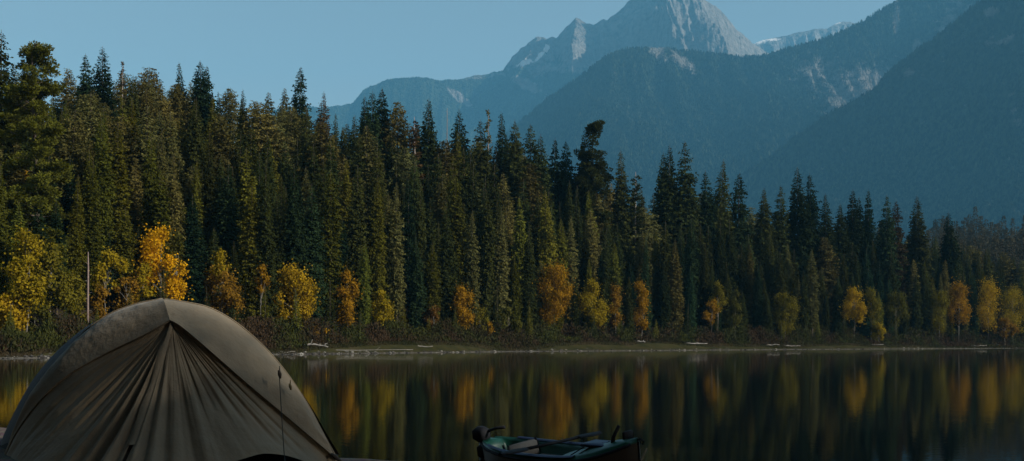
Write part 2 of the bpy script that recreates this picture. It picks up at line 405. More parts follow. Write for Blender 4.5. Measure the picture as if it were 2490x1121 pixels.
def rough_pine(seed, H=28., nbr=78):
    """broad ragged conifer with separated tiers"""
    g = np.random.default_rng(seed); P, D, S, Nn = [], [], [], []; tb = MB()
    zt = np.linspace(-.8, H * .97, 12); tb.tube(np.stack([.3 * np.sin(zt / 6), .2 * np.sin(zt / 5), zt], 1), np.linspace(.42, .06, 12), 8)
    for k in range(nbr):
        t = g.uniform(.10, 1.0) ** .9; zz = H * t; a = g.random() * 6.28
        L = (4.3 * min(1, (1 - t) * 2.0 + .30)) * g.uniform(.45, 1.1); rise = g.uniform(-.1, .35)
        e = np.array([math.cos(a) * L, math.sin(a) * L, zz + rise * L]); b0 = np.array([0, 0, zz])
        tb.tube([b0, (b0 + e) / 2 + (0, 0, .15), e], [.08, .05, .02], 4, False)
        for c in range(int(2 + L * 1.6)):
            s = g.uniform(.35, 1.05); cc = b0 + (e - b0) * s + g.normal(size=3) * .3
            m = 150; d = unit(g.normal(size=(m, 3))); d[:, 2] *= .42
            r = g.random(m) ** .4 * .75
            P.append(cc + d * r[:, None]); D.append(d + (0, 0, .25)); S.append(g.uniform(.15, .34, m)); Nn.append(d + (0, 0, .5) + .6 * unit(cc * np.array([1, 1, 0])))
    P = np.concatenate(P); D = np.concatenate(D); S = np.concatenate(S)
    V, Fc = sprays(P, D, S, S * .28, g, np.concatenate(Nn))
    return mesh_np('crown', V, Fc, M_NEEDLE), tb.mesh('trunk', M_BARK)

def sparse_spar(seed, H=24., n=46, L0=1.1, leafy=True):
    g = np.random.default_rng(seed); tb = MB(); P, D, S = [], [], []
    zt = np.linspace(-.8, H, 12); tb.tube(np.stack([.15 * np.sin(zt / 5), 0 * zt, zt], 1), np.linspace(.24, .025, 12), 6)
    for k in range(n):
        t = g.uniform(.25, .98); a = g.random() * 6.28; L = L0 * (1.25 - t) * g.uniform(.5, 1.3); zz = H * t
        b0 = np.array([.15 * math.sin(zz / 5), 0, zz]); e = b0 + (math.cos(a) * L, math.sin(a) * L, -.3 * L + .15)
        tb.tube([b0, e], [.03, .01], 4, False)
        if leafy:
            m = 34; s = g.random(m)[:, None]
            P.append(b0 + (e - b0) * s + g.normal(size=(m, 3)) * .12); D.append(np.tile(e - b0, (m, 1)) + g.normal(size=(m, 3)) * .4); S.append(g.uniform(.2, .42, m))
    tr = tb.mesh('trunk', M_DEAD)
    if not leafy: return None, tr
    V, Fc = sprays(np.concatenate(P), np.concatenate(D), np.concatenate(S), np.concatenate(S) * .25, g)
    return mesh_np('crown', V, Fc, M_NEEDLE), tr

SPRUCE = [(conifer(11, 26, 2.1), 26), (conifer(12, 26, 2.5, gap=.25, top=.45), 26), (conifer(13, 26, 1.75, clear=.12, top=.72), 26), (conifer(14, 26, 2.3, top=.35, droop=.45), 26),
          (conifer(15, 26, 1.9, gap=.3, clear=.16, top=.65, dens=.9), 26), (conifer(16, 26, 2.2, clear=.05, top=.6, droop=.5), 26), (conifer(17, 26, 1.55, gap=.2, top=.75, clear=.1), 26)]
CEDAR = [(conifer(21, 24, 2.7, top=.62, round_=True, droop=.15, spr=.38, nb=8), 24), (conifer(22, 24, 2.4, top=.5, round_=True, gap=.3, droop=.3, spr=.40), 24),
         (conifer(23, 24, 3.1, top=.72, round_=True, gap=.2, droop=.1, spr=.38, nb=8), 24)]
THIN = [(sparse_spar(31), 24), (sparse_spar(32, L0=1.6, n=70), 24)]
BARE = [(sparse_spar(33, leafy=False, n=22, L0=.9), 24)]
PINE = [(rough_pine(44), 28), (rough_pine(42, nbr=52), 28)]
YOUNG = [(conifer(51, 9, 1.35, clear=.02, top=.15, step=.2, spr=.3, nb=6), 9), (conifer(52, 9, 1.1, clear=.02, top=.3, step=.2, spr=.3, nb=6), 9)]

DARK = (.034, .042, .013); OLIVE = (.100, .094, .032); DEEP = (.019, .032, .014); GOLDG = (.090, .094, .015); BROWN = (.070, .048, .024); BLUEG = (.020, .037, .018)  # OLIVE and GOLDG lightened to carry the sunlight on the left trees
forest = []        # records for labels
def plant(name, protos, k, px, tip, Y, colour, wid=1.0, lean=0, rot=None, **info):
    """stand a tree of kind protos at bearing px, its tip seen at photo height tip, Y metres out; the root stands on the ground"""
    (cr, tr), H0 = protos[k % len(protos)]
    X = (px - CX) / F * Y; z0 = float(landZ(np.array([X]), np.array([Y]))[0])
    H = CAMZ + (HY - tip) / F * Y - z0
    s = H / H0; ws = (s * .55 + .45 * min(1.25, max(.7, s))) * wid
    root = link(name, None, None, (X, Y, z0)); root.scale = (ws, ws, s); root.rotation_euler = (0, R(lean), (random.random() * 6.28 if rot is None else rot))
    if lean: root.rotation_euler = (0, R(lean), 0)
    if cr:
        c = link('crown', cr, root); f = random.uniform(.62, 1.38); h = random.uniform(-.12, .12)
        c.color = (colour[0] * f * (1 + h), colour[1] * f, colour[2] * f * (1 - h), 1)
    link('trunk', tr, root)
    forest.append(dict(o=root, px=px, tip=tip, Y=Y, name=name, H=H, **info)); return root

def shY(px):
    return float(np.interp(px, sh_px, sh_Y))
# skyline trees, one by one: name, protos, variant, px, tip, metres behind the shore, colour, width, label
SKY = [
 ('spruce_tree', SPRUCE, 1, 2, 72, 26, DARK, 1.0, 'tall dark spruce cut by the left edge of the picture'),
 ('pine_tree', PINE, 0, 84, 108, 16, GOLDG, .86, 'big broad ragged conifer with a flat bushy top near the left edge'),
 ('spruce_tree', SPRUCE, 6, 207, 130, 62, DEEP, .9, 'slim dark spruce tip standing just left of the tallest needle-shaped skyline spruce'),
 ('spruce_tree', SPRUCE, 0, 253, 113, 55, DEEP, .95, 'tallest needle-shaped dark spruce on the left skyline'),
 ('thin_tree', THIN, 0, 297, 150, 70, BROWN, 1.0, 'thin half-bare grey tree rising above the olive treetops'),
 ('cedar_tree', CEDAR, 0, 162, 165, 74, OLIVE, .8, 'small olive treetop beside the broad ragged conifer at upper left'),
 ('cedar_tree', CEDAR, 2, 365, 163, 74, OLIVE, 1.0, 'rounded brownish olive treetop highest of the left olive crowns'),
 ('spruce_tree', SPRUCE, 3, 434, 150, 64, DEEP, .85, 'pointed dark spruce left of the twin-topped spruce'),
 ('spruce_tree', SPRUCE, 2, 483, 147, 62, BLUEG, 1.0, 'left half of the twin-topped dark blue-green spruce pair'),
 ('spruce_tree', SPRUCE, 4, 506, 160, 64, BLUEG, .9, 'right half of the twin-topped dark blue-green spruce pair'),
 ('spruce_tree', SPRUCE, 4, 733, 162, 74, BLUEG, .85, 'lone dark column spruce standing clear against the sky'),
 ('cedar_tree', CEDAR, 1, 692, 214, 76, OLIVE, .7, 'small olive tip just left of the lone column spruce'),
 ('spruce_tree', SPRUCE, 3, 788, 222, 56, BROWN, .95, 'reddish brown spruce where the sky meets the mountain foot'),
 ('spruce_tree', SPRUCE, 0, 884, 234, 58, DEEP, .9, 'leftmost of three slim dark spruces before the first mountain shoulder'),
 ('spruce_tree', SPRUCE, 6, 909, 221, 64, DEEP, .9, 'middle one of three slim dark spruces before the first mountain shoulder'),
 ('spruce_tree', SPRUCE, 2, 931, 211, 66, DEEP, .8, 'rightmost and highest of three slim dark spruces before the first mountain shoulder'),
 ('cedar_tree', CEDAR, 2, 966, 246, 62, OLIVE, .75, 'rounded olive tree right beside the three slim dark spruces'),
 ('thin_tree', THIN, 1, 1010, 284, 50, BROWN, 1.2, 'dead brown drooping tree left of the pointed spruce below the valley'),
 ('spruce_tree', SPRUCE, 0, 1047, 238, 52, DARK, .9, 'pointed dark spruce below the pale scree patch of the mountain'),
 ('bare_tree', BARE, 0, 1086, 262, 55, BROWN, 1.0, 'bare dead spar sticking up right of the pointed spruce'),
 ('spruce_tree', SPRUCE, 5, 1115, 265, 60, DEEP, .9, 'short dark spruce tip beyond the bare dead spar'),
 ('thin_tree', THIN, 0, 1187, 267, 58, OLIVE, 1.0, 'thin sparse tree above the middle of the forest edge'),
 ('spruce_tree', SPRUCE, 1, 1168, 290, 52, DARK, .9, 'dark spruce joined to the thin sparse tree on its left'),
 ('spruce_tree', SPRUCE, 3, 1217, 271, 60, DEEP, .9, 'stout dark spruce tip right of the thin sparse tree'),
 ('spruce_tree', SPRUCE, 2, 1250, 291, 48, DARK, .8, 'narrow spruce at the foot of the forested ridge line'),
 ('spruce_tree', SPRUCE, 4, 1290, 302, 48, DARK, .95, 'tall loose spruce left of the broad clumpy skyline pine'),
 ('spruce_tree', SPRUCE, 5, 1316, 326, 44, DARK, .9, 'dark spruce halfway between the loose spruce and the clumpy pine'),
 ('spruce_tree', SPRUCE, 6, 1350, 334, 50, DEEP, .8, 'first of two short tips before the clumpy pine'),
 ('spruce_tree', SPRUCE, 2, 1374, 340, 50, DEEP, .8, 'second of two short tips before the clumpy pine'),
 ('spruce_tree', SPRUCE, 2, 1417, 312, 44, DARK, 1.0, 'dark column spruce merged with the left side of the clumpy pine'),
 ('pine_tree', PINE, 1, 1442, 294, 42, DARK, .86, 'broad clumpy dark pine bulging above the middle skyline'),
 ('spruce_tree', SPRUCE, 3, 1507, 364, 38, DARK, .95, 'pointed spruce right of the broad clumpy pine'),
 ('thin_tree', THIN, 1, 1545, 418, 34, DARK, 1.3, 'ragged thin tree in the notch right of the clumpy pine'),
 ('spruce_tree', SPRUCE, 5, 1612, 370, 40, DARK, .85, 'lower left spruce of the group of three at the dip'),
 ('spruce_tree', SPRUCE, 0, 1633, 351, 38, DARK, .9, 'middle spruce of the group of three at the dip'),
 ('spruce_tree', SPRUCE, 1, 1665, 342, 36, DARK, .95, 'tallest right spruce of the group of three at the dip'),
 ('spruce_tree', SPRUCE, 6, 1714, 414, 36, DEEP, .9, 'small tip between the group of three and the plump dark spruce'),
 ('spruce_tree', SPRUCE, 3, 1760, 387, 34, DARK, 1.05, 'plump dark spruce standing before the blue valley'),
 ('spruce_tree', SPRUCE, 4, 1799, 420, 34, DEEP, 1.0, 'blunt dark spruce right of the plump spruce'),
 ('spruce_tree', SPRUCE, 5, 1858, 456, 32, DARK, .9, 'olive edged spruce tip alone before the blue slope'),
 ('spruce_tree', SPRUCE, 1, 1899, 450, 32, DARK, .9, 'loose spruce just left of the tall twin spires'),
 ('spruce_tree', SPRUCE, 0, 1940, 406, 30, DEEP, 1.0, 'taller left spire of the two dark spires at right'),
 ('spruce_tree', SPRUCE, 6, 1967, 420, 32, DEEP, .8, 'thinner right spire of the two dark spires at right'),
 ('spruce_tree', SPRUCE, 3, 2007, 470, 28, DARK, 1.0, 'cone-shaped spruce right of the two dark spires'),
 ('spruce_tree', SPRUCE, 5, 2043, 494, 28, DARK, .9, 'short spruce below the thin spire cluster at right'),
 ('spruce_tree', SPRUCE, 6, 2073, 459, 28, DEEP, .9, 'left spire of the thin three-spire cluster at right'),
 ('spruce_tree', SPRUCE, 2, 2092, 476, 30, DEEP, .7, 'middle spire of the thin three-spire cluster at right'),
 ('spruce_tree', SPRUCE, 6, 2111, 459, 28, DEEP, .65, 'right needle-thin spire of the thin three-spire cluster'),
 ('spruce_tree', SPRUCE, 1, 2157, 474, 28, DEEP, .9, 'dark spruce right of the thin three-spire cluster'),
 ('spruce_tree', SPRUCE, 4, 2180, 488, 28, BROWN, .9, 'brownish spruce left of the last sharp skyline spruce'),
 ('spruce_tree', SPRUCE, 0, 2232, 476, 26, DARK, 1.0, 'last sharp pointed spruce on the right skyline'),
 ('spruce_tree', SPRUCE, 2, 2302, 515, 26, BLUEG, .85, 'narrow dark blue-green column in front of the distant wooded rise'),
]
for n_, pr_, k_, px_, tip_, d_, c_, w_, lab_ in SKY:
    plant(n_, pr_, k_, px_, tip_, shY(px_) + d_, c_, w_, label=lab_, row=None)

# canopy of the wood, row by row; tips stay under the canopy line seen in the photo
can_x = [-60, 0, 60, 150, 230, 330, 420, 520, 600, 700, 780, 860, 960, 1060, 1150, 1250, 1350, 1450, 1550, 1650, 1750, 1850, 1950, 2050, 2150, 2250, 2350, 2560]
can_y = [150, 150, 160, 215, 190, 180, 195, 210, 215, 235, 255, 275, 285, 310, 325, 350, 390, 430, 455, 450, 475, 510, 520, 540, 545, 560, 590, 640]
def row_of(name_row, depth, gap0, lo, hi, jit, kinds):
    px = -55.
    while px < 2545:
        sY = shY(px); Yd = sY + depth + random.uniform(-jit, jit)
        cy = float(np.interp(px, can_x, can_y)); base = HY - (float(landZ(np.array([(px - CX) / F * Yd]), np.array([Yd]))[0]) - CAMZ) / Yd * F
        span = base - cy; tip = base - span * random.uniform(lo, hi)
        r = random.random(); left = np.clip((900 - px) / 900, 0, 1)  # yellow-green share grows leftward, standing in for sunlight on that side
        acc = 0
        for nm, pr, p_, c_, word in kinds(px, left):
            acc += p_
            if r < acc: break
        plant(nm, pr, random.randrange(9), px, tip, Yd, c_, random.uniform(.58, .88) * (1.3 if nm == 'cedar_tree' else 1), row=name_row, word=word)
        px += gap0 * random.uniform(.7, 1.3) * (115 / sY) ** .45
def k_back(px, left):
    ol = float(np.interp(px, [0, 100, 200, 700, 1000, 1400, 1800, 2500], [.25, .4, .78, .75, .55, .30, .15, .12]))
    return [('cedar_tree', CEDAR, ol, OLIVE, 'olive brown conifer'), ('dark_spruce', SPRUCE, (1 - ol) * .7, DARK, 'dark hemlock'), ('spruce_tree', SPRUCE, 1, DARK, 'dark spruce')]  # the dark trees are all spruces, built from the same meshes
def k_mid(px, left):
    ol = float(np.interp(px, [0, 200, 700, 1000, 1400, 2500], [.22, .42, .36, .30, .18, .1]))
    return [('cedar_tree', CEDAR, ol, OLIVE, 'olive brown conifer'), ('yellowish_spruce', SPRUCE, .25 * left + .09, GOLDG, 'yellow-green spruce'), ('dark_spruce', SPRUCE, (.91 - ol - .25 * left) * .6, DARK, 'dark hemlock'), ('spruce_tree', SPRUCE, 1, DARK, 'dark spruce')]  # dark and yellow-green trees here are the same spruces, coloured differently
def k_front(px, left):
    return [('yellowish_spruce', SPRUCE, .40 * left + .18, GOLDG, 'yellow-green spruce'), ('yellowish_spruce', SPRUCE, .14, OLIVE, 'olive spruce'), ('spruce_tree', SPRUCE, .2, BLUEG, 'blue-green spruce'), ('spruce_tree', SPRUCE, 1, DARK, 'dark green spruce')]  # yellow-green and olive trees are spruces too, from the same meshes
row_of('back row', 72, 33, .90, 1.03, 7, k_back)
row_of('upper row', 52, 34, .84, 1.0, 6, k_mid)
row_of('middle row', 36, 33, .70, .94, 5, k_mid)
row_of('third row', 27, 38, .58, .88, 3, k_mid)
row_of('second row', 20, 38, .46, .82, 2.5, k_front)
row_of('front row', 12.5, 42, .34, .74, 2, k_front)
def k_young(px, left):
    return [('young_spruce', YOUNG, .4, GOLDG, 'small yellow-green young spruce'), ('young_spruce', YOUNG, 1, DARK, 'small dark young spruce')]
row_of('shore edge', 7.5, 95, .10, .27, 1.2, k_young)
# the distant wooded rise at the right end: a far-off wood
def far_wood():
    g = np.random.default_rng(5); Vs, Fs, n = [], [], 0
    for k in range(520):
        px = g.uniform(2215, 2900); Y = g.uniform(430, 760); X = (px - CX) / F * Y
        zb = float(landZ(np.array([X]), np.array([Y]))[0]); tip = np.interp(px, [2215, 2290, 2330, 2440, 2520, 2700], [580, 530, 528, 535, 520, 500]) + g.normal() * 10 + (760 - Y) * .22
        top = CAMZ + (HY - tip) / F * Y; H = g.uniform(16, 22); m = 260
        t = g.random(m) ** .8; a = g.random(m) * 6.28; r = (.25 + 2.4 * (1 - t) ** .8) * np.sqrt(g.random(m)) * g.uniform(.7, 1.2)
        P = np.stack([X + np.cos(a) * r, Y + np.sin(a) * r, top - H * (1 - t)], 1)
        V, Fc = sprays(P, np.stack([np.cos(a), np.sin(a), -.4 + 0 * a], 1) + g.normal(size=(m, 3)) * .3, g.uniform(.7, 1.5, m), .3, g)
        Vs.append(V); Fs.append(Fc + n); n += len(V)
    o = link('far_wood', mesh_np('far_wood', np.concatenate(Vs), np.concatenate(Fs), M_NEEDLE)); o.color = (.060, .055, .036, 1)
    tag(o, 'distant brownish grey wood on the low rise at the right edge', 'wood', None, 'stuff')
    # the rise it grows on
    xs = np.linspace(150, 560, 60); ys = np.linspace(400, 900, 40); A, B = np.meshgrid(xs, ys, indexing='ij')
    pxx = CX + A / B * F; ln = CAMZ + (HY - (np.interp(pxx, [2100, 2215, 2290, 2440, 2520, 2700], [720, 620, 570, 572, 555, 530]) + (760 - B) * .22)) / F * B
    Z = np.where(B > 780, ln - (B - 780) * .4, ln) * sstep(400, 440, B) - 4
    h = link('hill', mesh_np('hill', np.stack([A, B, Z], -1).reshape(-1, 3), grid_faces(60, 40)[:, ::-1], M_LAND, True, {'inland': np.full(A.size, 2.)}))
    tag(h, 'low wooded rise beyond the lake at the right edge', 'hill', None, 'structure')
far_wood()

# ------------------------------------------------------------------ birches along the shore
YEL = (.33, .22, .014); GOLD = (.54, .30, .010); ORG = (.27, .15, .012); RUST = (.20, .115, .016); OLV = (.13, .115, .015); MUS = (.25, .19, .013); DOL = (.075, .075, .015); RED = (.12, .065, .018)
def birch_crown(seed, W, H, n):
    g = np.random.default_rng(seed); k = int(max(7, 7 + W * H / 4)); C = []
    for q in range(k):
        t = (q + g.random()) / k; rr = W / 2 * (.35 + .65 * np.sin(np.pi * min(1, t * .85 + .15))) * .75
        a = g.random() * 6.28; d = np.sqrt(g.random()) * rr
        C.append((math.cos(a) * d, math.sin(a) * d * .9, H * (.08 + .86 * t), g.uniform(.3, .75) * min(W * .34, H * .2 + .25)))
    C = np.array(C); i = g.choice(k, n, p=C[:, 3] ** 2 / (C[:, 3] ** 2).sum())
    d = unit(g.normal(size=(n, 3))); r = C[i, 3] * (g.random(n) ** .5 + .55 * (g.random(n) < .16) * g.random(n) * 2)
    P = C[i, :3] + d * r[:, None] * np.array([1, 1, 1.15])
    D = g.normal(size=(n, 3)) + np.array([0, 0, -.6]); S = g.uniform(.16, .34, n)
    V, Fc = sprays(P, D, S, S * .42, g, d + .8 * unit(P * np.array([1, 1, 0])) + np.array([0, 0, .35]))
    return V, Fc, C
def birch(px, top, bot, wpx, colour, label, short, d=9.5, dead=False, name='birch_tree'):
    Y = shY(px) + d; X = (px - CX) / F * Y; z0 = float(landZ(np.array([X]), np.array([Y]))[0])
    zt = CAMZ + (HY - top) / F * Y; zb = max(z0 + .15, CAMZ + (HY - bot - 12) / F * Y); W = wpx / F * Y * 1.3; H = zt - zb
    seed = int(px * 7 + top)
    V, Fc, C = birch_crown(seed, W, H, int(np.clip(W * H * 130, 500, 7000)))
    root = link(name, None, None, (X, Y, z0)); V = V + (0, 0, zb - z0)
    c = link('crown', mesh_np('crown', V, Fc, M_LEAF), root); c.color = (*colour, 1)
    g = np.random.default_rng(seed); tb = MB(); Ht = zt - z0 - .08 * H
    ox, oy = g.normal(size=2) * .25
    stem = np.array([(ox * math.sin(q * 3), oy * q, -.4 + q * (Ht + .4)) for q in np.linspace(0, 1, 10)])
    tb.tube(stem, np.linspace(.02 + Ht * .006, .015, 10), 6)
    for cc in C:
        b0 = np.array([ox * .5, oy * .5, max(.3, (zb - z0 + cc[2]) * .7)]); tb.tube([b0, (b0 + cc[:3] + (0, 0, zb - z0)) / 2 + (0, 0, .1), cc[:3] + (0, 0, zb - z0)], [.035, .02, .008], 4, False)
    tb.build('trunk', M_BIRCH, root)
    tag(root, label, 'birch' if name == 'birch_tree' else 'bush', 'autumn birches along the far shore' if name == 'birch_tree' else 'autumn bushes along the far shore')
    LM.append((px, short)); return root
LM = []
BIR = [
 (62, 556, 735, 92, MUS, 'tall mustard yellow birch near the left edge of the far shore', 'tall mustard birch'),
 (128, 600, 745, 90, OLV, 'olive green birch between the mustard birch and the pale bare trunk', 'olive birch by bare trunk'),
 (30, 715, 815, 88, YEL, 'low golden birch at the water left of the tent', 'low golden birch'),
 (264, 610, 690, 85, MUS, 'wide yellow-olive birch right beside the pale bare trunk', 'birch beside bare trunk'),
 (392, 553, 712, 104, GOLD, 'brightest tall golden birch above the peak of the tent', 'brightest golden birch'),
 (432, 570, 655, 48, DOL, 'dull green birch touching the right side of the brightest golden birch', 'dull green birch'),
 (348, 640, 725, 46, MUS, 'slim yellow-olive birch leaning against the left side of the brightest golden birch', 'slim yellow-olive birch'),
 (92, 735, 812, 74, DOL, 'dark olive leafy birch behind the low golden birch', 'dark olive leafy birch'),
 (182, 660, 790, 58, OLV, 'small olive birch just left of the pale bare trunk', 'small olive left birch'),
 (245, 700, 770, 50, RUST, 'brownish low birch just right of the pale bare trunk', 'brownish low birch'),
 (312, 672, 760, 92, RUST, 'brown orange birch showing just over the left shoulder of the tent', 'brown orange birch'),
 (540, 612, 672, 52, MUS, 'small yellow double-tipped birch above the rusty one', 'double-tipped yellow birch'),
 (540, 655, 765, 112, RUST, 'wide rusty orange birch above the right shoulder of the tent', 'wide rusty birch'),
 (637, 640, 702, 32, ORG, 'small vivid orange birch tucked between two dark spruces', 'small vivid orange birch'),
 (716, 650, 785, 102, YEL, 'big yellow birch right of the tent, widest of the middle shore', 'big yellow birch'),
 (845, 655, 802, 52, ORG, 'loose orange birch right of the big yellow birch', 'loose orange birch'),
 (925, 700, 788, 52, MUS, 'small yellow-olive cone-shaped birch right of the loose orange birch', 'yellow-olive cone birch'),
 (1055, 742, 790, 42, RED, 'dull red-brown low birch left of the plump orange birch', 'dull red-brown birch'),
 (1125, 696, 790, 56, ORG, 'plump orange birch with a two-lobed crown in the middle of the shore', 'plump orange birch'),
 (1166, 748, 800, 42, OLV, 'small olive birch tucked against the plump orange birch', 'small olive birch'),
 (1236, 750, 808, 62, DOL, 'dull green bushy birch between two orange birches', 'dull bushy green birch'),
 (1348, 640, 772, 76, ORG, 'tallest broad orange birch in the middle of the far shore', 'tallest broad orange birch'),
 (1441, 682, 776, 64, MUS, 'yellow-olive spreading birch right of the tallest broad orange birch', 'spreading yellow-olive birch'),
 (1498, 692, 782, 36, RUST, 'thin brownish orange birch between the yellow-olive one and the orange column', 'thin brownish birch'),
 (1557, 680, 797, 44, ORG, 'narrow vivid orange column birch', 'orange column birch'),
 (1743, 688, 750, 34, OLV, 'small olive yellow birch high above the tiny orange birch', 'high olive yellow birch'),
 (1730, 730, 776, 34, ORG, 'tiny orange birch at the right of the middle shore', 'tiny orange birch'),
 (1787, 705, 800, 34, DOL, 'slim dull green birch right of the tiny orange birch', 'slim dull green birch'),
 (1907, 710, 802, 56, OLV, 'olive birch with yellow tips before the dark right spruces', 'olive yellow-tipped birch'),
 (2076, 706, 772, 54, YEL, 'rounded clear yellow birch on the right part of the shore', 'rounded clear yellow birch'),
 (2118, 703, 790, 42, OLV, 'light olive birch touching the rounded clear yellow birch', 'light olive birch'),
 (2178, 712, 782, 66, DOL, 'round green birch with yellow rim right of the light olive birch', 'round green birch'),
 (2284, 710, 790, 46, OLV, 'small olive birch left of the orange-topped flame-shaped birch', 'small right olive birch'),
 (2331, 690, 776, 52, ORG, 'flame-shaped orange-topped birch near the right edge', 'flame-shaped birch'),
 (2402, 684, 792, 62, YEL, 'tall yellow birch second from the right edge', 'second-last yellow birch'),
 (2464, 700, 802, 72, MUS, 'wide golden olive birch at the right edge of the picture', 'right edge golden birch'),
]
for b_ in BIR: birch(*b_)
birch(62, 394, 468, 24, GOLD, 'tiny golden birch top shining high among the left conifers', 'high golden birch top', d=24)
birch(2137, 790, 816, 36, MUS, 'low yellow bush at the water on the right shore', 'low yellow bush', d=5, name='autumn_bush')
birch(775, 795, 806, 46, ORG, 'low orange bush right of the big yellow birch', 'low orange bush', d=5, name='autumn_bush')
birch(1190, 785, 808, 18, ORG, 'tiny orange bush right of the plump orange birch', 'tiny orange bush', d=6, name='autumn_bush')
birch(2445, 775, 806, 70, RUST, 'rusty bush under the birches at the right edge', 'rusty bush', d=5, name='autumn_bush')

# pale bare trunk left of the tent
Yb = shY(213) + 7.5; Xb = (213 - CX) / F * Yb; zb_ = float(landZ(np.array([Xb]), np.array([Yb]))[0])
t = link('dead_snag', None, None, (Xb, Yb, zb_)); tb = MB(); hb = CAMZ + (HY - 612) / F * Yb - zb_
tb.tube([(0, 0, -.5), (.02, 0, hb * .4), (.06, 0, hb * .8), (.05, .02, hb)], [.13, .11, .09, .04], 9); tb.build('trunk', simple('pale_bare_wood', (.13, .095, .08), (.24, .18, .155), 6, .85, .2), t)
tb = MB()
for q in range(9):
    zz = hb * (.3 + .07 * q); a = q * 2.1; tb.tube([(.05, 0, zz), (.05 + math.cos(a) * .35, math.sin(a) * .35, zz + .08)], [.025, .008], 5)
tb.build('branch_stubs', M_DEAD, t)
tag(t, 'straight pale pinkish bare dead trunk standing left of the tent peak', 'dead tree')
LM.append((213, 'pale bare trunk'))

# ------------------------------------------------------------------ labels of the row trees: counted from a landmark birch
LMs = sorted(LM)
ORD = ['first', 'second', 'third', 'fourth', 'fifth', 'sixth', 'seventh', 'eighth', 'ninth', 'tenth']
GROUP = {'dark_spruce': 'dark spruces of the lakeshore forest', 'yellowish_spruce': 'yellowish spruces of the lakeshore forest', 'young_spruce': 'young spruces at the edge of the shore', 'spruce_tree': 'spruces of the lakeshore forest', 'cedar_tree': 'olive conifers of the lakeshore forest', 'pine_tree': 'ragged pines of the skyline',
         'thin_tree': 'half-bare thin trees', 'bare_tree': 'dead spars'}
CATS = {'dark_spruce': 'hemlock', 'yellowish_spruce': 'fir', 'young_spruce': 'young spruce', 'spruce_tree': 'spruce', 'cedar_tree': 'conifer', 'pine_tree': 'pine', 'thin_tree': 'tree', 'bare_tree': 'dead tree'}
seen_n = {}
for f in sorted(forest, key=lambda f: f['px']):
    if f['row'] is None: lab = f['label']
    else:
        L_ = [l for l in LMs if l[0] <= f['px']]
        nm, side = (L_[-1][1], 'right of') if L_ else (LMs[0][1], 'left of')
        key = (f['row'], f['word'], nm, side); seen_n[key] = seen_n.get(key, 0) + 1
        lab = f"{f['word']}, {f['row']}, {ORD[min(9, seen_n[key] - 1)]} {side} the {nm}"
    tag(f['o'], lab, CATS[f['name']], GROUP[f['name']])

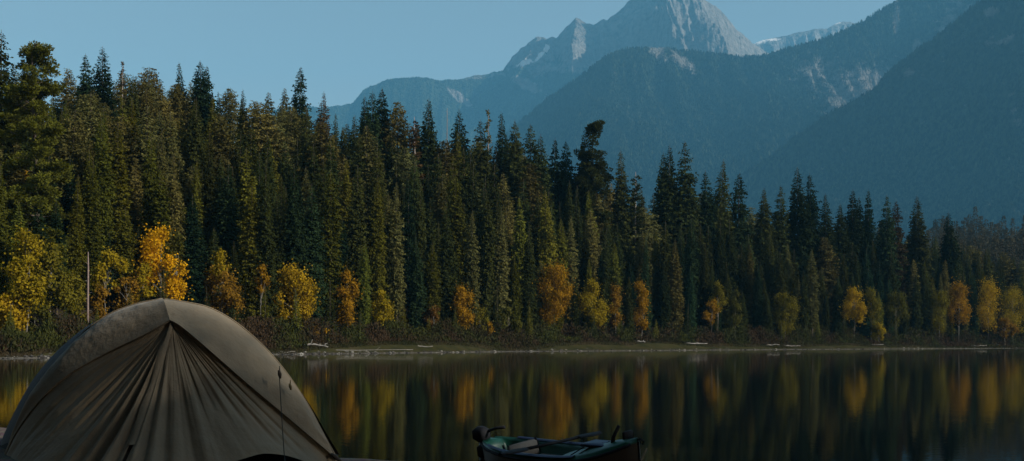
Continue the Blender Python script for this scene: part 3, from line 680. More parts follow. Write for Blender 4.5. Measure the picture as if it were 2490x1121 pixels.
# ------------------------------------------------------------------ brush, pebbles, driftwood on the far shore
def brush():
    g = np.random.default_rng(3); n = 150000
    px = g.uniform(-60, 2560, n); dep = 3.6 + 11 * g.random(n); Yv = np.interp(px, sh_px, sh_Y); kk = np.clip((Yv - 60) / 110, .3, 1); Yv = Yv + dep * kk; X = (px - CX) / F * Yv
    hgt = (.4 + .6 * kk) * (.45 + 2.6 * np.clip(fbm(X / 2.6, Yv / 4, 3) * 1.4 + .38, 0, 1)) * 1.15 * (.22 + .78 * sstep(3.2, 7.5, dep))
    z0 = landZ(X, Yv); t = g.random(n) ** .8
    P = np.stack([X + .2 * g.normal(size=n), Yv, z0 + hgt * t], 1); D = g.normal(size=(n, 3)) * .55 + np.array([0, 0, .9]); S = g.uniform(.22, .55, n)
    V, Fc = sprays(P, D, S, S * .14, g)
    c = np.repeat(np.clip(.5 + .9 * 1.3 * fbm(X / 3.4, Yv / 5 + 7, 3) + .16 * g.normal(size=n), 0, 1), 4)
    m, nt, N, L, out = mat_new('shore_brush'); a = N.new('ShaderNodeAttribute'); a.attribute_name = 'tone'
    r = ramp(N, L, a.outputs['Fac'], [(.22, (.040, .044, .012)), (.45, (.028, .027, .012)), (.78, (.046, .030, .017))]); d = N.new('ShaderNodeBsdfDiffuse'); L.new(r.outputs[0], d.inputs[0]); L.new(d.outputs[0], out.inputs[0])
    o = link('undergrowth', mesh_np('undergrowth', V, Fc, m, False, {'tone': c})); tag(o, 'brown leafless brush in front of the trees along the far shore', 'undergrowth', None, 'stuff')
    # short grass of the bank
    n = 60000; px = g.uniform(-60, 2560, n); dep = 1.6 + 4 * g.random(n); Yv = np.interp(px, sh_px, sh_Y); Yv = Yv + dep * np.clip((Yv - 60) / 110, .3, 1); X = (px - CX) / F * Yv
    P = np.stack([X, Yv, landZ(X, Yv) - .02], 1); D = g.normal(size=(n, 3)) * .4 + np.array([0, 0, 1.]); S = g.uniform(.12, .34, n)
    V, Fc = sprays(P, D, S, S * .10, g); c = np.repeat(np.clip(.5 + .8 * fbm(X / 7, Yv / 3, 3) + .12 * g.normal(size=n), 0, 1), 4)
    m, nt, N, L, out = mat_new('bank_grass'); a = N.new('ShaderNodeAttribute'); a.attribute_name = 'tone'
    r = ramp(N, L, a.outputs['Fac'], [(.2, (.020, .022, .008)), (.55, (.032, .029, .013)), (.85, (.055, .042, .024))]); d = N.new('ShaderNodeBsdfDiffuse'); L.new(r.outputs[0], d.inputs[0]); L.new(d.outputs[0], out.inputs[0])
    o = link('bank_grass', mesh_np('bank_grass', V, Fc, m, False, {'tone': c})); tag(o, 'olive grass growing on the bank of the far shore', 'grass', None, 'stuff')
    # stones at the waterline
    n = 1700; px = g.uniform(-60, 2560, n); X0 = (px - CX) / F * np.interp(px, sh_px, sh_Y); dep = np.abs(g.normal(size=n)) * 1.3 - .2
    sph = np.array([(0, 0, 1), (.9, 0, .3), (.28, .85, .3), (-.73, .53, .3), (-.73, -.53, .3), (.28, -.85, .3), (.6, 0, -.4), (.2, .6, -.4), (-.5, .4, -.4), (-.5, -.4, -.4), (.2, -.6, -.4)])
    tri = [(0, 1, 2), (0, 2, 3), (0, 3, 4), (0, 4, 5), (0, 5, 1)] + [(1, 6, 2), (2, 6, 7), (2, 7, 3), (3, 7, 8), (3, 8, 4), (4, 8, 9), (4, 9, 5), (5, 9, 10), (5, 10, 1), (1, 10, 6)]
    Vs = []; tr_ = []
    sy = shoreY(X0); s = .05 + .20 * g.random(n) ** 4
    for k in range(n):
        Yk = sy[k] + dep[k]; zk = max(-.03, dep[k] * .13)
        Vs.append(sph * s[k] * g.uniform(.7, 1.3, 3) * (1.3, 1, .7) * g.uniform(.9, 1.1, (11, 1)) + (X0[k], Yk, zk))
    Vs = np.concatenate(Vs); T = (np.array(tri)[None] + (np.arange(n) * 11)[:, None, None]).reshape(-1, 3)
    c = np.repeat(g.random(n), 11)
    m, nt, N, L, out = mat_new('shore_stones'); a = N.new('ShaderNodeAttribute'); a.attribute_name = 'tone'
    r = ramp(N, L, a.outputs['Fac'], [(0, (.03, .028, .026)), (.75, (.085, .078, .07)), (1, (.25, .235, .21))]); d = N.new('ShaderNodeBsdfDiffuse'); L.new(r.outputs[0], d.inputs[0]); L.new(d.outputs[0], out.inputs[0])
    o = link('pebbles', mesh_np('pebbles', Vs, T, m, False, {'tone': c})); tag(o, 'grey stones strewn along the waterline of the far shore', 'pebbles', None, 'stuff')
brush()
def log_at(px0, px1, py, d, r, label, stubs=0, arch=0.):
    px = (px0 + px1) / 2; Y = shY(px) + d; X = (px - CX) / F * Y; z = float(landZ(np.array([X]), np.array([Y]))[0]); L = (px1 - px0) / F * Y
    g = np.random.default_rng(int(px)); tb = MB(); n = 9; u = np.linspace(-.5, .5, n)
    pts = np.stack([u * L, .06 * L * np.sin(u * 5) + u * .2 * L, r * .8 + arch * np.cos(u * 3.1) + .05 * g.normal(size=n)], 1)
    o = link('driftwood_log', None, None, (X, Y, z)); tb.tube(pts, np.linspace(r, r * .45, n) * g.uniform(.85, 1.15, n), 8); tb.build('trunk', M_DRIFT, o)
    if stubs:
        for k in range(stubs):
            tb = MB(); q = int(g.integers(1, n - 1)); e = pts[q] + np.array([g.normal() * .35, g.normal() * .3, g.uniform(.15, .7)])
            tb.tube([pts[q], (pts[q] + e) / 2 + g.normal(size=3) * .06, e], [r * .5, r * .35, r * .15], 6); tb.build('branch', M_DRIFT, o)
    tag(o, label, 'driftwood', 'driftwood on the far shore')
log_at(716, 796, 838, 2.0, .16, 'branched pale driftwood with raised limbs on the bank right of the tent', 7, .35)
log_at(648, 716, 841, 1.6, .07, 'long thin pale driftwood pole against the right side of the tent')
log_at(640, 1000, 850, .5, .07, 'very long low grey driftwood pole lying along the waterline', 2)
log_at(1000, 1052, 850, .6, .10, 'short dark slanting driftwood stick at the waterline', 1)
log_at(1645, 1722, 832, 3.2, .17, 'pale driftwood log with a broken knobby end below the tiny orange birch', 3)
log_at(1845, 1897, 827, 4.0, .16, 'smooth whitish driftwood log left of a thinner pale log')
log_at(1903, 1948, 830, 3.2, .13, 'thinner pale driftwood log right of the smooth whitish log', 1)
log_at(2110, 2150, 826, 4.0, .12, 'small grey driftwood log below the low yellow bush')
log_at(2358, 2402, 822, 4.5, .14, 'slim whitish driftwood log near the right edge of the shore')
log_at(1548, 1570, 829, 3.2, .16, 'short pale driftwood stump below the orange column birch', 2)
#@@ENDTREES
#@@CAMP
# ------------------------------------------------------------------ the camp beach
WN = np.array([.596, .803])     # towards the water
def beachZ(X, Y):
    d = 8.5 - (X * WN[0] + Y * WN[1]) + .25 * fbm(X / 1.7, Y / 1.7, 3)
    return np.where(d > 0, .50 * (1 - np.exp(-np.clip(d, 0, 60) / 1.9)), d * .16) + .03 * fbm(X / .6, Y / .6, 3) + .35 * sstep(6, 30, d)
def camp():
    m, nt, N, L, out = mat_new('gravel_beach'); b = N.new('ShaderNodeBsdfPrincipled'); L.new(b.outputs[0], out.inputs[0]); b.inputs['Roughness'].default_value = .9; b.inputs['Specular IOR Level'].default_value = .15
    vo = N.new('ShaderNodeTexVoronoi'); vo.inputs['Scale'].default_value = 26; tc = N.new('ShaderNodeTexCoord'); L.new(tc.outputs['Object'], vo.inputs['Vector'])
    n = noise_node(N, L, 2.2, 5); r1 = ramp(N, L, n.outputs['Fac'], [(.3, (.10, .075, .062)), (.7, (.18, .14, .12))])
    L.new(mixc(N, L, .55, r1.outputs[0], mixc(N, L, 1.0, r1.outputs[0], vo.outputs['Color'], 'MULTIPLY')), b.inputs['Base Color'])
    bp = N.new('ShaderNodeBump'); bp.inputs['Strength'].default_value = .8; bp.inputs['Distance'].default_value = .02; L.new(vo.outputs['Distance'], bp.inputs['Height']); L.new(bp.outputs[0], b.inputs['Normal'])
    gx = np.concatenate([np.linspace(-60, -12, 30), np.linspace(-11.5, 8, 140), np.linspace(9, 60, 30)]); gy = np.concatenate([np.linspace(-60, -3, 30), np.linspace(-2.5, 22, 150), np.linspace(23, 60, 20)])
    A, B = np.meshgrid(gx, gy, indexing='ij')
    o = link('beach', mesh_np('beach', np.stack([A, B, beachZ(A, B)], -1).reshape(-1, 3), grid_faces(len(gx), len(gy))[:, ::-1], m, True)); tag(o, 'pinkish grey gravel beach under and around the tent', 'beach', None, 'structure')
camp()
def camp_shade_trees():  # unseen spruces added around the viewpoint to block sun and sky
    spots = [(7.2, -4.6, 5, 22), (4.2, -2.4, 3, 20), (1.4, -3.0, 1, 22), (-1.8, -2.6, 0, 21), (-5.0, -2.8, 3, 22), (-8.2, -1.2, 5, 21), (-9.4, 2.6, 0, 20), (-11.0, 6.4, 3, 19), (-12.2, 10.4, 1, 18),
             (-.4, -6.0, 5, 24), (-3.6, -6.2, 1, 24), (3.2, -6.4, 0, 25)]
    g = np.random.default_rng(12)
    for q in np.arange(-9, 11, 1.7):      # added unseen row, its tops set to shade the lower tent
        spots.append((39.4 + .356 * q + g.normal() * .8, -7.6 + .934 * q + g.normal() * .8, int(g.integers(0, 7)), 25.5 + g.normal() * .8))
    for i, (x, y, k, H) in enumerate(spots):
        (cr, tr), H0 = SPRUCE[k]; z = float(beachZ(np.array([x]), np.array([y]))[0]); r = link('spruce_tree', None, None, (x, y, z)); r.scale = (1.4, 1.4, H / H0); r.rotation_euler = (0, 0, i * 1.3)
        o = link('crown', cr, r); o.color = (*DARK, 1); link('trunk', tr, r)
        tag(r, 'unseen spruce added behind and beside the viewpoint to shade the camp', 'spruce', 'unseen spruces added to shade the camp')
camp_shade_trees()

# ------------------------------------------------------------------ tent
def fabric(name, c1, c2, sc=3.):
    m, nt, N, L, out = mat_new(name); b = N.new('ShaderNodeBsdfPrincipled'); L.new(b.outputs[0], out.inputs[0])
    n = noise_node(N, L, sc, 5); r = ramp(N, L, n.outputs['Fac'], [(.3, c1), (.7, c2)]); L.new(r.outputs[0], b.inputs['Base Color']); b.inputs['Roughness'].default_value = .75
    b.inputs['Specular IOR Level'].default_value = .25; b.inputs['Sheen Weight'].default_value = .1
    n2 = noise_node(N, L, 14, 5, rough=.6); n3 = noise_node(N, L, 55, 2)
    ad = N.new('ShaderNodeMath'); ad.operation = 'MULTIPLY_ADD'; L.new(n3.outputs['Fac'], ad.inputs[0]); ad.inputs[1].default_value = .12; L.new(n2.outputs['Fac'], ad.inputs[2])
    bp = N.new('ShaderNodeBump'); bp.inputs['Strength'].default_value = .55; bp.inputs['Distance'].default_value = .016; L.new(ad.outputs[0], bp.inputs['Height']); L.new(bp.outputs[0], b.inputs['Normal'])
    return m
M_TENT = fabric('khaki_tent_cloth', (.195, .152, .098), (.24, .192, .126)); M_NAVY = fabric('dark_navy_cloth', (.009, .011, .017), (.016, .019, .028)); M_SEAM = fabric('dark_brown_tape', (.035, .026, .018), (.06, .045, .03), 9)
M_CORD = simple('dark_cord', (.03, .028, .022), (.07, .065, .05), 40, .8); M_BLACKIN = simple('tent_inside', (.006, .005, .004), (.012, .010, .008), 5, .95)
def P3(L):  # list of (px, py, Y) -> points
    return np.array([tuple(at(*q)) for q in L])
def tent():
    root = link('dome_tent', None, None, (-2.65, 8.4, .40)); off = np.array([-2.65, 8.4, .40])
    def put(name, V, Fc, mat, smooth=True, par=root): return link(name, mesh_np(name, np.asarray(V).reshape(-1, 3) - off, Fc, mat, smooth), par)
    nt_, nw = 260, 26
    YO = 8.62
    OL = catmull(P3([(8, 1118, 8.45), (45, 1040, 8.52), (105, 934, 8.6), (150, 868, YO), (205, 808, YO), (265, 765, YO), (330, 740, YO), (394, 727, YO)]), nt_ // 2)
    OR = catmull(P3([(394, 727, YO), (450, 735, YO), (505, 747, YO), (560, 775, YO), (612, 815, YO), (660, 862, YO), (705, 918, 8.6), (752, 990, 8.55), (790, 1062, 8.5), (818, 1112, 8.45)]), nt_ // 2)
    SL = catmull(P3([(8, 1120, 8.42), (40, 1052, 8.36), (92, 980, 8.28), (160, 915, 8.22), (250, 862, 8.17), (340, 818, 8.12), (388, 792, 8.1), (413, 777, 8.1)]), nt_ // 2)
    SR = catmull(P3([(413, 777, 8.1), (440, 792, 8.08), (500, 842, 8.06), (600, 930, 8.12), (700, 1014, 8.25), (818, 1114, 8.43)]), nt_ // 2)
    def patch(O, S, bulge, seed, lip):
        n = len(O); w = np.linspace(0, 1, nw)[None, :, None]
        Pm = O[:, None] * (1 - w) + S[:, None] * w
        up = np.array([0, -.55, .83]); cx_ = (O[:, None] - np.array([-2.6, 8.6, .42])); outw = unit(cx_ * np.array([1, .2, 1]) + np.array([0, -.45, 0]))
        ln = np.linalg.norm(O - S, axis=1)[:, None, None]
        Pm = Pm + outw * (np.sin(np.pi * w) * bulge * np.minimum(1, ln / .35))
        uu = np.linspace(0, 1, n)[:, None] * np.ones((1, nw)); ww = w[..., 0] * np.ones((n, 1))
        wr = .010 * ridged(uu * 5 + seed, ww * 1.4 + uu * 3, 3) + .006 * fbm(uu * 22, ww * 5 + seed, 3)
        Pm = Pm + outw * (wr * np.sin(np.pi * np.clip(ww, 0.02, .98)) )[..., None]
        # hem lip: the brow folds forward over the door
        lipv = np.array([0, -1., -.25]) * (lip * sstep(.86, 1, ww))[..., None]
        return Pm + lipv
    A = patch(OL, SL, .06, 1, .014); B = patch(OR, SR, .05, 6, .007)
    put('fly_side', A, grid_faces(nt_ // 2, nw), M_TENT); put('fly_side', B, grid_faces(nt_ // 2, nw), M_TENT)
    # the folded under-edge of the brow, turned back under the fly
    for Pp, nm in ((A, 1), (B, 2)):
        e = Pp[:, -1]; q = np.stack([e, e + (0, .012, -.012), e + (0, .05, .004)], 1)
        put('hem', q, grid_faces(len(e), 3), M_TENT)
    # door: fan of cloth from the apex to the ground, gathered in folds
    nu, nr = 420, 150
    u = np.linspace(0, 1, nu); r = np.linspace(0, 1, nr) ** .9
    apex = tuple(at(415, 782, 8.1)); apex = np.array(apex) + (0, .012, -.004)
    c0 = SL[0]; c1 = SR[-1]
    hemY = 8.46 - 1.15 * np.sin(np.pi * u) ** .8; hx = c0[0] + (c1[0] - c0[0]) * u + .0 * u
    gz = beachZ(hx, hemY) - .01 + .11 * np.exp(-((u - .84) / .09) ** 2) + .04 * np.exp(-((u - .70) / .05) ** 2)
    hz = np.maximum(gz, .36)
    Hm = np.stack([hx, hemY, hz], 1); Hm[0] = c0; Hm[-1] = c1
    Pd = apex + (Hm[:, None] - apex) * r[None, :, None]
    # follow the seams at both sides
    def along(S): 
        S = S; d = np.linalg.norm(np.diff(S, axis=0), axis=1); s = np.concatenate([[0], np.cumsum(d)]) / d.sum()
        return np.stack([np.interp(r, s, S[:, k]) for k in range(3)], 1)
    Le, Re = along(SL[::-1]), along(SR)
    eL = Le - (apex + (c0 - apex) * r[:, None]); eR = Re - (apex + (c1 - apex) * r[:, None])
    wl_ = np.clip(1 - u / .30, 0, 1) ** 2; wr_ = np.clip(1 - (1 - u) / .25, 0, 1) ** 2
    Pd = Pd + wl_[:, None, None] * eL[None] + wr_[:, None, None] * eR[None] + np.array([0, .014, -.004])
    # outward bow of the cloth
    nrm = np.stack([(u - .5) * .9, -np.ones(nu), .35 * np.ones(nu)], 1); nrm = unit(nrm)[:, None]
    uu = u[:, None] * np.ones((1, nr)); rr = r[None] * np.ones((nu, 1))
    disp = -.05 * np.sin(np.pi * rr) * np.sin(np.pi * uu)
    # long tension folds (where on the hem, where they start, how wide, how deep, sideways drift)
    def fold(uc, w_, dep, r0, r1, drift=0.):
        c = uc + drift * (rr - .5); wv = w_ * (.5 + .6 * rr)
        return dep * np.exp(-((uu - c) / wv) ** 2) * sstep(r0, r0 + .22, rr) * (1 - sstep(r1 - .15, r1 + .02, rr)) * (.35 + .65 * rr)
    FO = [(.075, .010, -.022, .1, .95, .02), (.12, .012, -.016, .05, .75, 0), (.155, .008, .022, .1, .85, .01), (.19, .012, -.052, .03, .72, 0), (.225, .008, .03, .08, .8, .01), (.24, .016, -.03, .02, .80, -.02),
          (.29, .012, -.024, .02, 1.1, -.01), (.325, .010, .035, .05, 1.1, 0), (.355, .016, -.05, .05, 1.2, .0), (.385, .010, .045, .08, 1.2, 0), (.415, .016, -.13, .12, 1.25, -.012), (.45, .012, .06, .06, 1.2, 0),
          (.475, .008, -.055, .05, 1.2, 0), (.525, .010, .03, .1, 1.2, 0), (.548, .010, -.035, .10, 1.15, .015), (.575, .014, .035, .2, 1.2, 0), (.60, .014, -.035, .30, 1.2, .02), (.64, .018, .03, .4, 1.2, 0), (.675, .022, -.04, .35, 1.2, .02),
          (.72, .02, .022, .3, 1.1, 0), (.745, .013, -.03, .04, .62, -.02), (.785, .010, -.026, .03, .7, -.01), (.82, .010, .02, .05, .75, 0), (.85, .010, -.03, .03, .8, 0), (.89, .009, -.028, .06, .95, 0), (.93, .009, .018, .1, .95, 0), (.955, .008, -.022, .12, .98, 0)]
    for f_ in FO: disp = disp + .68 * fold(*f_)
    fan = fbm(uu * 46 + 3, rr * 1.6, 3); fan2 = fbm(uu * 110, rr * 2.2 + 5, 2)
    disp = disp + (  .017 * fan * (1 - .55 * rr) + .006 * fan2 * (1 - .7 * rr)) * sstep(.0, .12, rr) * (.4 + .6 * rr) + .010 * fbm(uu * 14 + 9, rr * 9, 3) * sstep(.4, .9, rr) + .018 * fbm(uu * 16 + 2, rr * 3 + 3, 2) * sstep(.55, 1, rr)
    edge = np.clip(np.minimum(uu, 1 - uu) / .04, 0, 1); disp = disp * edge * np.clip(rr * 9, 0, 1)
    Pd = Pd + nrm * disp[..., None]
    kz = int(nu * .497)
    put('door_flap', Pd[:kz + 1], grid_faces(kz + 1, nr), M_TENT); put('door_flap', Pd[kz + 5:], grid_faces(nu - kz - 5, nr), M_TENT)
    # zip: sunken dark slit with a flap edge standing over it
    sl = np.stack([Pd[kz] + (0, .02, 0), (Pd[kz] + Pd[kz + 5]) / 2 + (0, .05, 0), Pd[kz + 5] + (0, .02, 0)], 1); put('zip', sl, grid_faces(nr, 3), M_SEAM)
    fl = Pd[kz + 5, :int(nr * .8)]; m_ = len(fl); wv = (.030 + .016 * np.sin(np.linspace(0, 7, m_)) ** 2) * np.clip(np.linspace(0, 5, m_), .25, 1)
    put('zip_cover', np.stack([fl + (.02, -.004, 0), fl + np.stack([-.004 - 0 * wv, -.022 - .3 * wv, 0 * wv], 1), fl + np.stack([-wv * .9, -.012 + 0 * wv, 0 * wv], 1)], 1), grid_faces(m_, 3), M_TENT)
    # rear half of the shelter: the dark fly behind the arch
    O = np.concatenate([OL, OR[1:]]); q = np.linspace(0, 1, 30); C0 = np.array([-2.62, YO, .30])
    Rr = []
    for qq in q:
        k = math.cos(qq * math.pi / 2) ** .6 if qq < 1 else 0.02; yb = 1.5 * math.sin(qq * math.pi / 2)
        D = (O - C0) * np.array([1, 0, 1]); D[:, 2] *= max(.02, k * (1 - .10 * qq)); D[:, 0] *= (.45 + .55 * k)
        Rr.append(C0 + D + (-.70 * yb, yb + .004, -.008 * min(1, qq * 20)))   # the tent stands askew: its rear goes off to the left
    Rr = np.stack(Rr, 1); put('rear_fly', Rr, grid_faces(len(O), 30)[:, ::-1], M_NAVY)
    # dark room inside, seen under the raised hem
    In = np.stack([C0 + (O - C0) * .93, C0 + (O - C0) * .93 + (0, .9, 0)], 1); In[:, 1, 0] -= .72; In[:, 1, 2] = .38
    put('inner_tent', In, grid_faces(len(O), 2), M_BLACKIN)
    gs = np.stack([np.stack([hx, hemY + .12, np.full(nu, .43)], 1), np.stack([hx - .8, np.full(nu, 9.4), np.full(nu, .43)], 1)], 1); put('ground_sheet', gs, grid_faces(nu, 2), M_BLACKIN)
    # pole under the arch
    tb = MB(); tb.tube(O[::6] - off + (0, .012, -.012), .007, 8); tb.build('pole', simple('pole_metal', (.10, .10, .10), (.2, .2, .2), 9, .4, metallic=.6), root)
    # piping along the arch
    tb = MB(); tb.tube(O[::3] - off + (0, -.004, .003), .006, 6); tb.build('arch_piping', M_TENT, root)
    # guy line with toggles
    a0 = np.array(at(679, 908, 8.22)); g0 = np.array((at(694, 1160, 7.55))); g0[2] = beachZ(g0[:1], g0[1:2])[0] + .01
    tb = MB(); tb.tube([a0 + (g0 - a0) * s + (0, 0, -.03 * math.sin(math.pi * s)) - off for s in np.linspace(0, 1, 16)], .0035, 6); gl = tb.build('guy_line', M_CORD, root)
    def toggle(px, py, Y, mat, s=.016):
        tb = MB(); c = np.array(at(px, py, Y)) - off; tb.tube([c + (-.006, 0, s * 1.5), c, c + (.006, -.004, -s * 1.6)], [s * .45, s * .8, s * .35], 7); tb.tube([c + (0, 0, s * 1.4), c + (-.004, .02, s * 3)], .004, 5); return tb.build('toggle', mat, root)
    toggle(680, 910, 8.19, M_SEAM, .02); toggle(706, 940, 8.3, simple('olive_toggle', (.10, .08, .03), (.16, .12, .05)), .016); toggle(98, 938, 8.50, simple('straw_toggle', (.20, .17, .08), (.3, .25, .12)), .018); toggle(126, 908, 8.52, M_TENT, .014)
    tb = MB(); c = g0 - off; tb.tube([c + (0, 0, .05), c + (0, .03, -.12)], .006, 6); tb.build('peg', M_CORD, root)
    c = np.array(at(816, 1110, 8.4)) - off; tb = MB(); tb.tube([c + (-.03, 0, .02), c + (0, -.02, 0), c + (.05, -.03, -.04)], [.012, .018, .010], 7); tb.build('corner_strap', M_SEAM, root)
    tag(root, 'khaki dome tent with a wrinkled zipped door and dark rear, pitched on the beach', 'tent')
tent()

# ------------------------------------------------------------------ kayak moored in the shallows
def kayak():
    Lk, Bk = 2.0, .68
    ang = R(-45); root = link('fishing_kayak', None, None, (.46, 10.6, .0)); root.rotation_euler = (R(7), 0, ang)
    ns, nc = 60, 28
    xs = np.linspace(-Lk / 2, Lk / 2, ns); t = np.linspace(-1, 1, ns)
    half = Bk / 2 * np.clip(1 - np.abs(t) ** 2.6, 0, 1) ** .62 * np.where(t > 0, 1 - .12 * t, 1); half = np.maximum(half, .012)
    shr = .235 + .05 * np.abs(t) ** 2 + .13 * np.clip(t - .3, 0, 1) ** 2 / .49 + .03 * np.clip(-t - .5, 0, 1); keel = -.10 + .24 * np.clip(np.abs(t) - .72, 0, 1) ** 1.6 / .28 ** 1.6 * .9
    H_ = MB(); th = np.linspace(0, np.pi, nc)
    Ph = np.stack([np.stack([xs[i] * np.ones(nc), half[i] * np.cos(th) * (1 - .0 * th), keel[i] + (shr[i] - keel[i]) * (1 - np.sin(th) ** .75)], 1) for i in range(ns)], 0)
    H_.grid(Ph); GREEN = simple('teal_hull_plastic', (.004, .055, .036), (.007, .075, .048), 4, .38, .15, 60, .003, spec=.5); BROWN_ = simple('rust_hull_plastic', (.030, .020, .012), (.055, .034, .018), 4, .45, spec=.5); DK = simple('dark_rubber', (.008, .009, .011), (.016, .017, .021), 12, .7, spec=.12)
    NAVYP = simple('navy_deck_plastic', (.016, .026, .07), (.026, .038, .09), 5, .45); GREYP = simple('pale_seat_cloth', (.09, .086, .076), (.14, .132, .12), 7, .8)
    H_.build('hull', BROWN_, root)
    # deck: rim band, cockpit well, fore deck hump
    D_ = MB(); m = 24; y = np.linspace(-1, 1, m)
    def deckz(i, yy):
        tt = t[i]; crown = .045 * (1 - yy ** 2) + .06 * np.clip((tt - .25) / .3, 0, 1) * (1 - np.clip((tt - .75) / .25, 0, 1)) * (1 - yy ** 2)
        well = sstep(-.86, -.78, tt) * (1 - sstep(.12, .22, tt)) * (1 - sstep(.62, .78, np.abs(yy)))
        rim = .035 * np.exp(-((np.abs(yy) - .86) / .12) ** 2) * (np.abs(tt) < .95)
        return shr[i] + crown + rim - .17 * well
    D_.grid(np.stack([np.stack([xs[i] * np.ones(m), half[i] * y * 1.0, deckz(i, y)], 1) for i in range(ns)], 0)[:, ::-1]); D_.build('deck', GREEN, root)
    G = MB()
    for s in (-1, 1): G.tube(np.stack([xs[1:-1], s * half[1:-1], shr[1:-1] + .004], 1), .016, 7)
    G.build('rubbing_strip', NAVYP if False else DK, root)
    # side panels of the well in navy
    S = MB()
    for s in (-1, 1): S.grid(np.stack([np.stack([xs[i] * np.ones(6), s * half[i] * np.linspace(.995, .80, 6), shr[i] + .045 + .014 * np.sin(np.linspace(0, np.pi, 6))], 1) for i in range(8, 44)], 0))
    S.build('side_tray', NAVYP, root)
    # seat: pan and backrest of pale cloth on a dark frame
    st = link('seat', None, root, (-.34, 0, .07))
    b = MB(); b.box((.12, 0, .08), (.40, .44, .05), bev=.02); b.build('seat_pan', GREYP, st)
    b = MB(); b.box((-.12, 0, .17), (.05, .40, .17), M=np.array([[math.cos(.25), 0, -math.sin(.25)], [0, 1, 0], [math.sin(.25), 0, math.cos(.25)]]), bev=.022); b.build('backrest', GREYP, st)
    b = MB()
    for s in (-.23, .23): b.tube([(.32, s, .04), (.30, s, .08), (-.08, s, .08), (-.17, s, .26)], .012, 6)
    b.build('seat_frame', DK, st)
    # hatch and bungee lines on the fore deck
    b = MB(); b.box((.54, 0, .37), (.30, .24, .03), bev=.015); b.build('hatch', NAVYP, root)
    b = MB()
    for k in range(4):
        x = .36 + .08 * k; i = int((x + Lk / 2) / Lk * (ns - 1)); b.tube([(x, -half[i] * .8, shr[i] + .04), (x + .06, 0, shr[i] + .125), (x, half[i] * .8, shr[i] + .04)], .006, 5)
    b.build('bungee_cord', DK, root)
    # rod holder and screen post near the bow
    b = MB(); b.tube([(.74, -.06, .36), (.76, -.05, .46), (.81, -.02, .56)], [.022, .018, .016], 7); b.build('rod_holder', DK, root)
    b = MB(); b.tube([(.84, .06, .37), (.84, .06, .43)], .014, 7); b.box((.84, .06, .46), (.03, .13, .08), bev=.008); b.build('sonar_screen', DK, root)
    b = MB(); b.tube([(.98, 0, .43), (1.03, 0, .45), (1.07, 0, .43), (1.05, 0, .40)], .010, 6); b.build('bow_handle', DK, root)
    # electric motor clamped to the stern
    mo = link('outboard_motor', None, root, (-1.0, -.05, .16))
    b = MB(); b.box((0, 0, .22), (.16, .14, .16), bev=.04); b.build('motor_head', DK, mo)
    b = MB(); b.tube([(0, 0, .18), (-.02, 0, 0), (-.06, 0, -.48)], [.028, .025, .022], 9); b.build('shaft', simple('motor_shaft', (.10, .11, .13), (.18, .19, .21), 8, .45, metallic=.4), mo)
    b = MB(); b.tube([(.05, .02, .24), (.16, .06, .28), (.26, .09, .29)], [.016, .014, .018], 7); b.build('tiller', DK, mo)
    b = MB(); b.box((.03, 0, .05), (.10, .14, .13), bev=.02); b.build('clamp', DK, mo)
    b = MB(); b.tube([(-.16, 0, -.50), (-.02, 0, -.50), (.12, 0, -.49)], [.02, .05, .015], 9); b.build('propeller_pod', DK, mo)
    tag(root, 'teal decked fishing kayak with pale seat and small motor, floating right of the tent', 'kayak')
    # paddle lying across the well
    pd = link('paddle', None, None, (0, 0, 0)); c, s = math.cos(ang), math.sin(ang)
    def w(x, y_, z): return (root.location.x + x * c - y_ * s, root.location.y + x * s + y_ * c, z)
    a = np.array(at(1278, 1092, 10.42)); e = np.array(at(1405, 1064, 10.95)); d_ = unit(e - a); pd.location = tuple(a)
    b = MB(); b.tube([(0, 0, 0), tuple(e - a)], .016, 8); b.build('shaft', DK, pd)
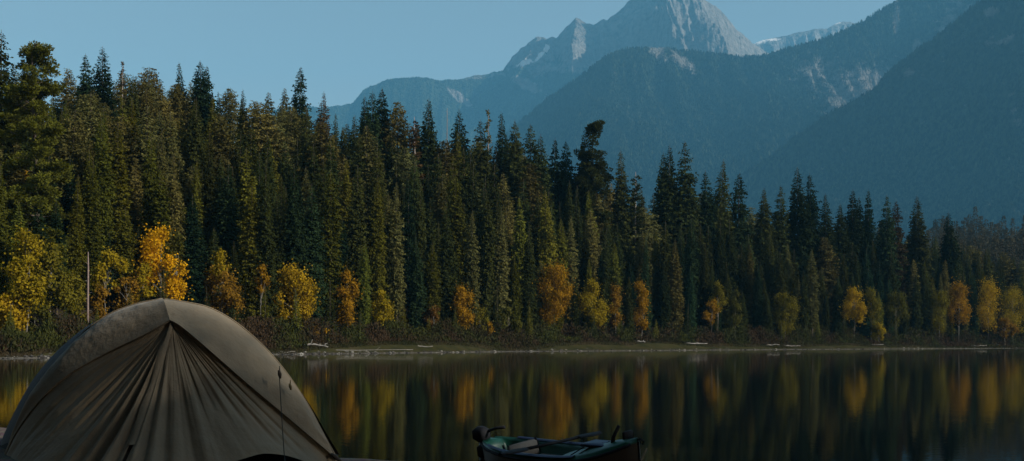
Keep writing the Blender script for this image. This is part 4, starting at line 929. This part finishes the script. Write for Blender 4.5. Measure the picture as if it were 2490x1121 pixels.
    side = unit(np.cross(d_, (0, 0, 1)))
    for base, dr in ((a, -1), (e, 1)):
        q = np.linspace(0, 1, 12)[:, None]; wd = (.02 + .085 * np.sin(np.pi * np.clip(q * .8 + .15, 0, 1)))
        cpt = (base - a) + d_ * dr * (q * .34); up = np.cross(side, d_)
        Pb = np.stack([cpt - side * wd, cpt - side * wd * .5 + up * .012, cpt + up * .018, cpt + side * wd * .5 + up * .012, cpt + side * wd, cpt + side * wd * .5 - up * .006, cpt - up * .004, cpt - side * wd * .5 - up * .006, cpt - side * wd], 1)
        b = MB(); b.grid(Pb); b.build('blade', DK, pd)
    tag(pd, 'dark double-bladed paddle lying across the cockpit of the teal kayak', 'paddle')
    # mooring rope from the bow down into the water
    rp = MB(); p0 = np.array(w(1.06, 0, .36)); p1 = np.array(at(1508, 1150, 9.75))
    rp.tube([p0 + (p1 - p0) * k + (0, 0, -.10 * math.sin(math.pi * k)) for k in np.linspace(0, 1, 14)], .007, 6)
    o = rp.build('mooring_rope', simple('tan_rope', (.20, .15, .10), (.30, .24, .16), 60, .9)); tag(o, 'thin tan mooring rope slanting down from the kayak bow', 'rope')
kayak()
#@@ENDCAMP
# ------------------------------------------------------------------ haze: the air of the valley
def haze():
    m, nt, N, L, out = mat_new('haze_air')
    v = N.new('ShaderNodeVolumePrincipled'); v.inputs['Color'].default_value = (.17, .59, 1.0, 1); v.inputs['Density'].default_value = HAZE; v.inputs['Anisotropy'].default_value = 0
    L.new(v.outputs[0], out.inputs['Volume'])
    b = MB(); x0, x1, y0, y1, z0, z1 = -8000, 14000, -4000, 14500, -60, 3600
    P = np.array([(x, y, z) for x in (x0, x1) for y in (y0, y1) for z in (z0, z1)], float)
    b.add(P, [(0, 1, 3, 2), (4, 6, 7, 5), (0, 4, 5, 1), (2, 3, 7, 6), (0, 2, 6, 4), (1, 5, 7, 3)])
    return tag(b.build('haze', m, None, False), 'pale blue valley haze veiling the far mountains', 'haze', None, 'stuff')
HAZE = .76e-4
haze()
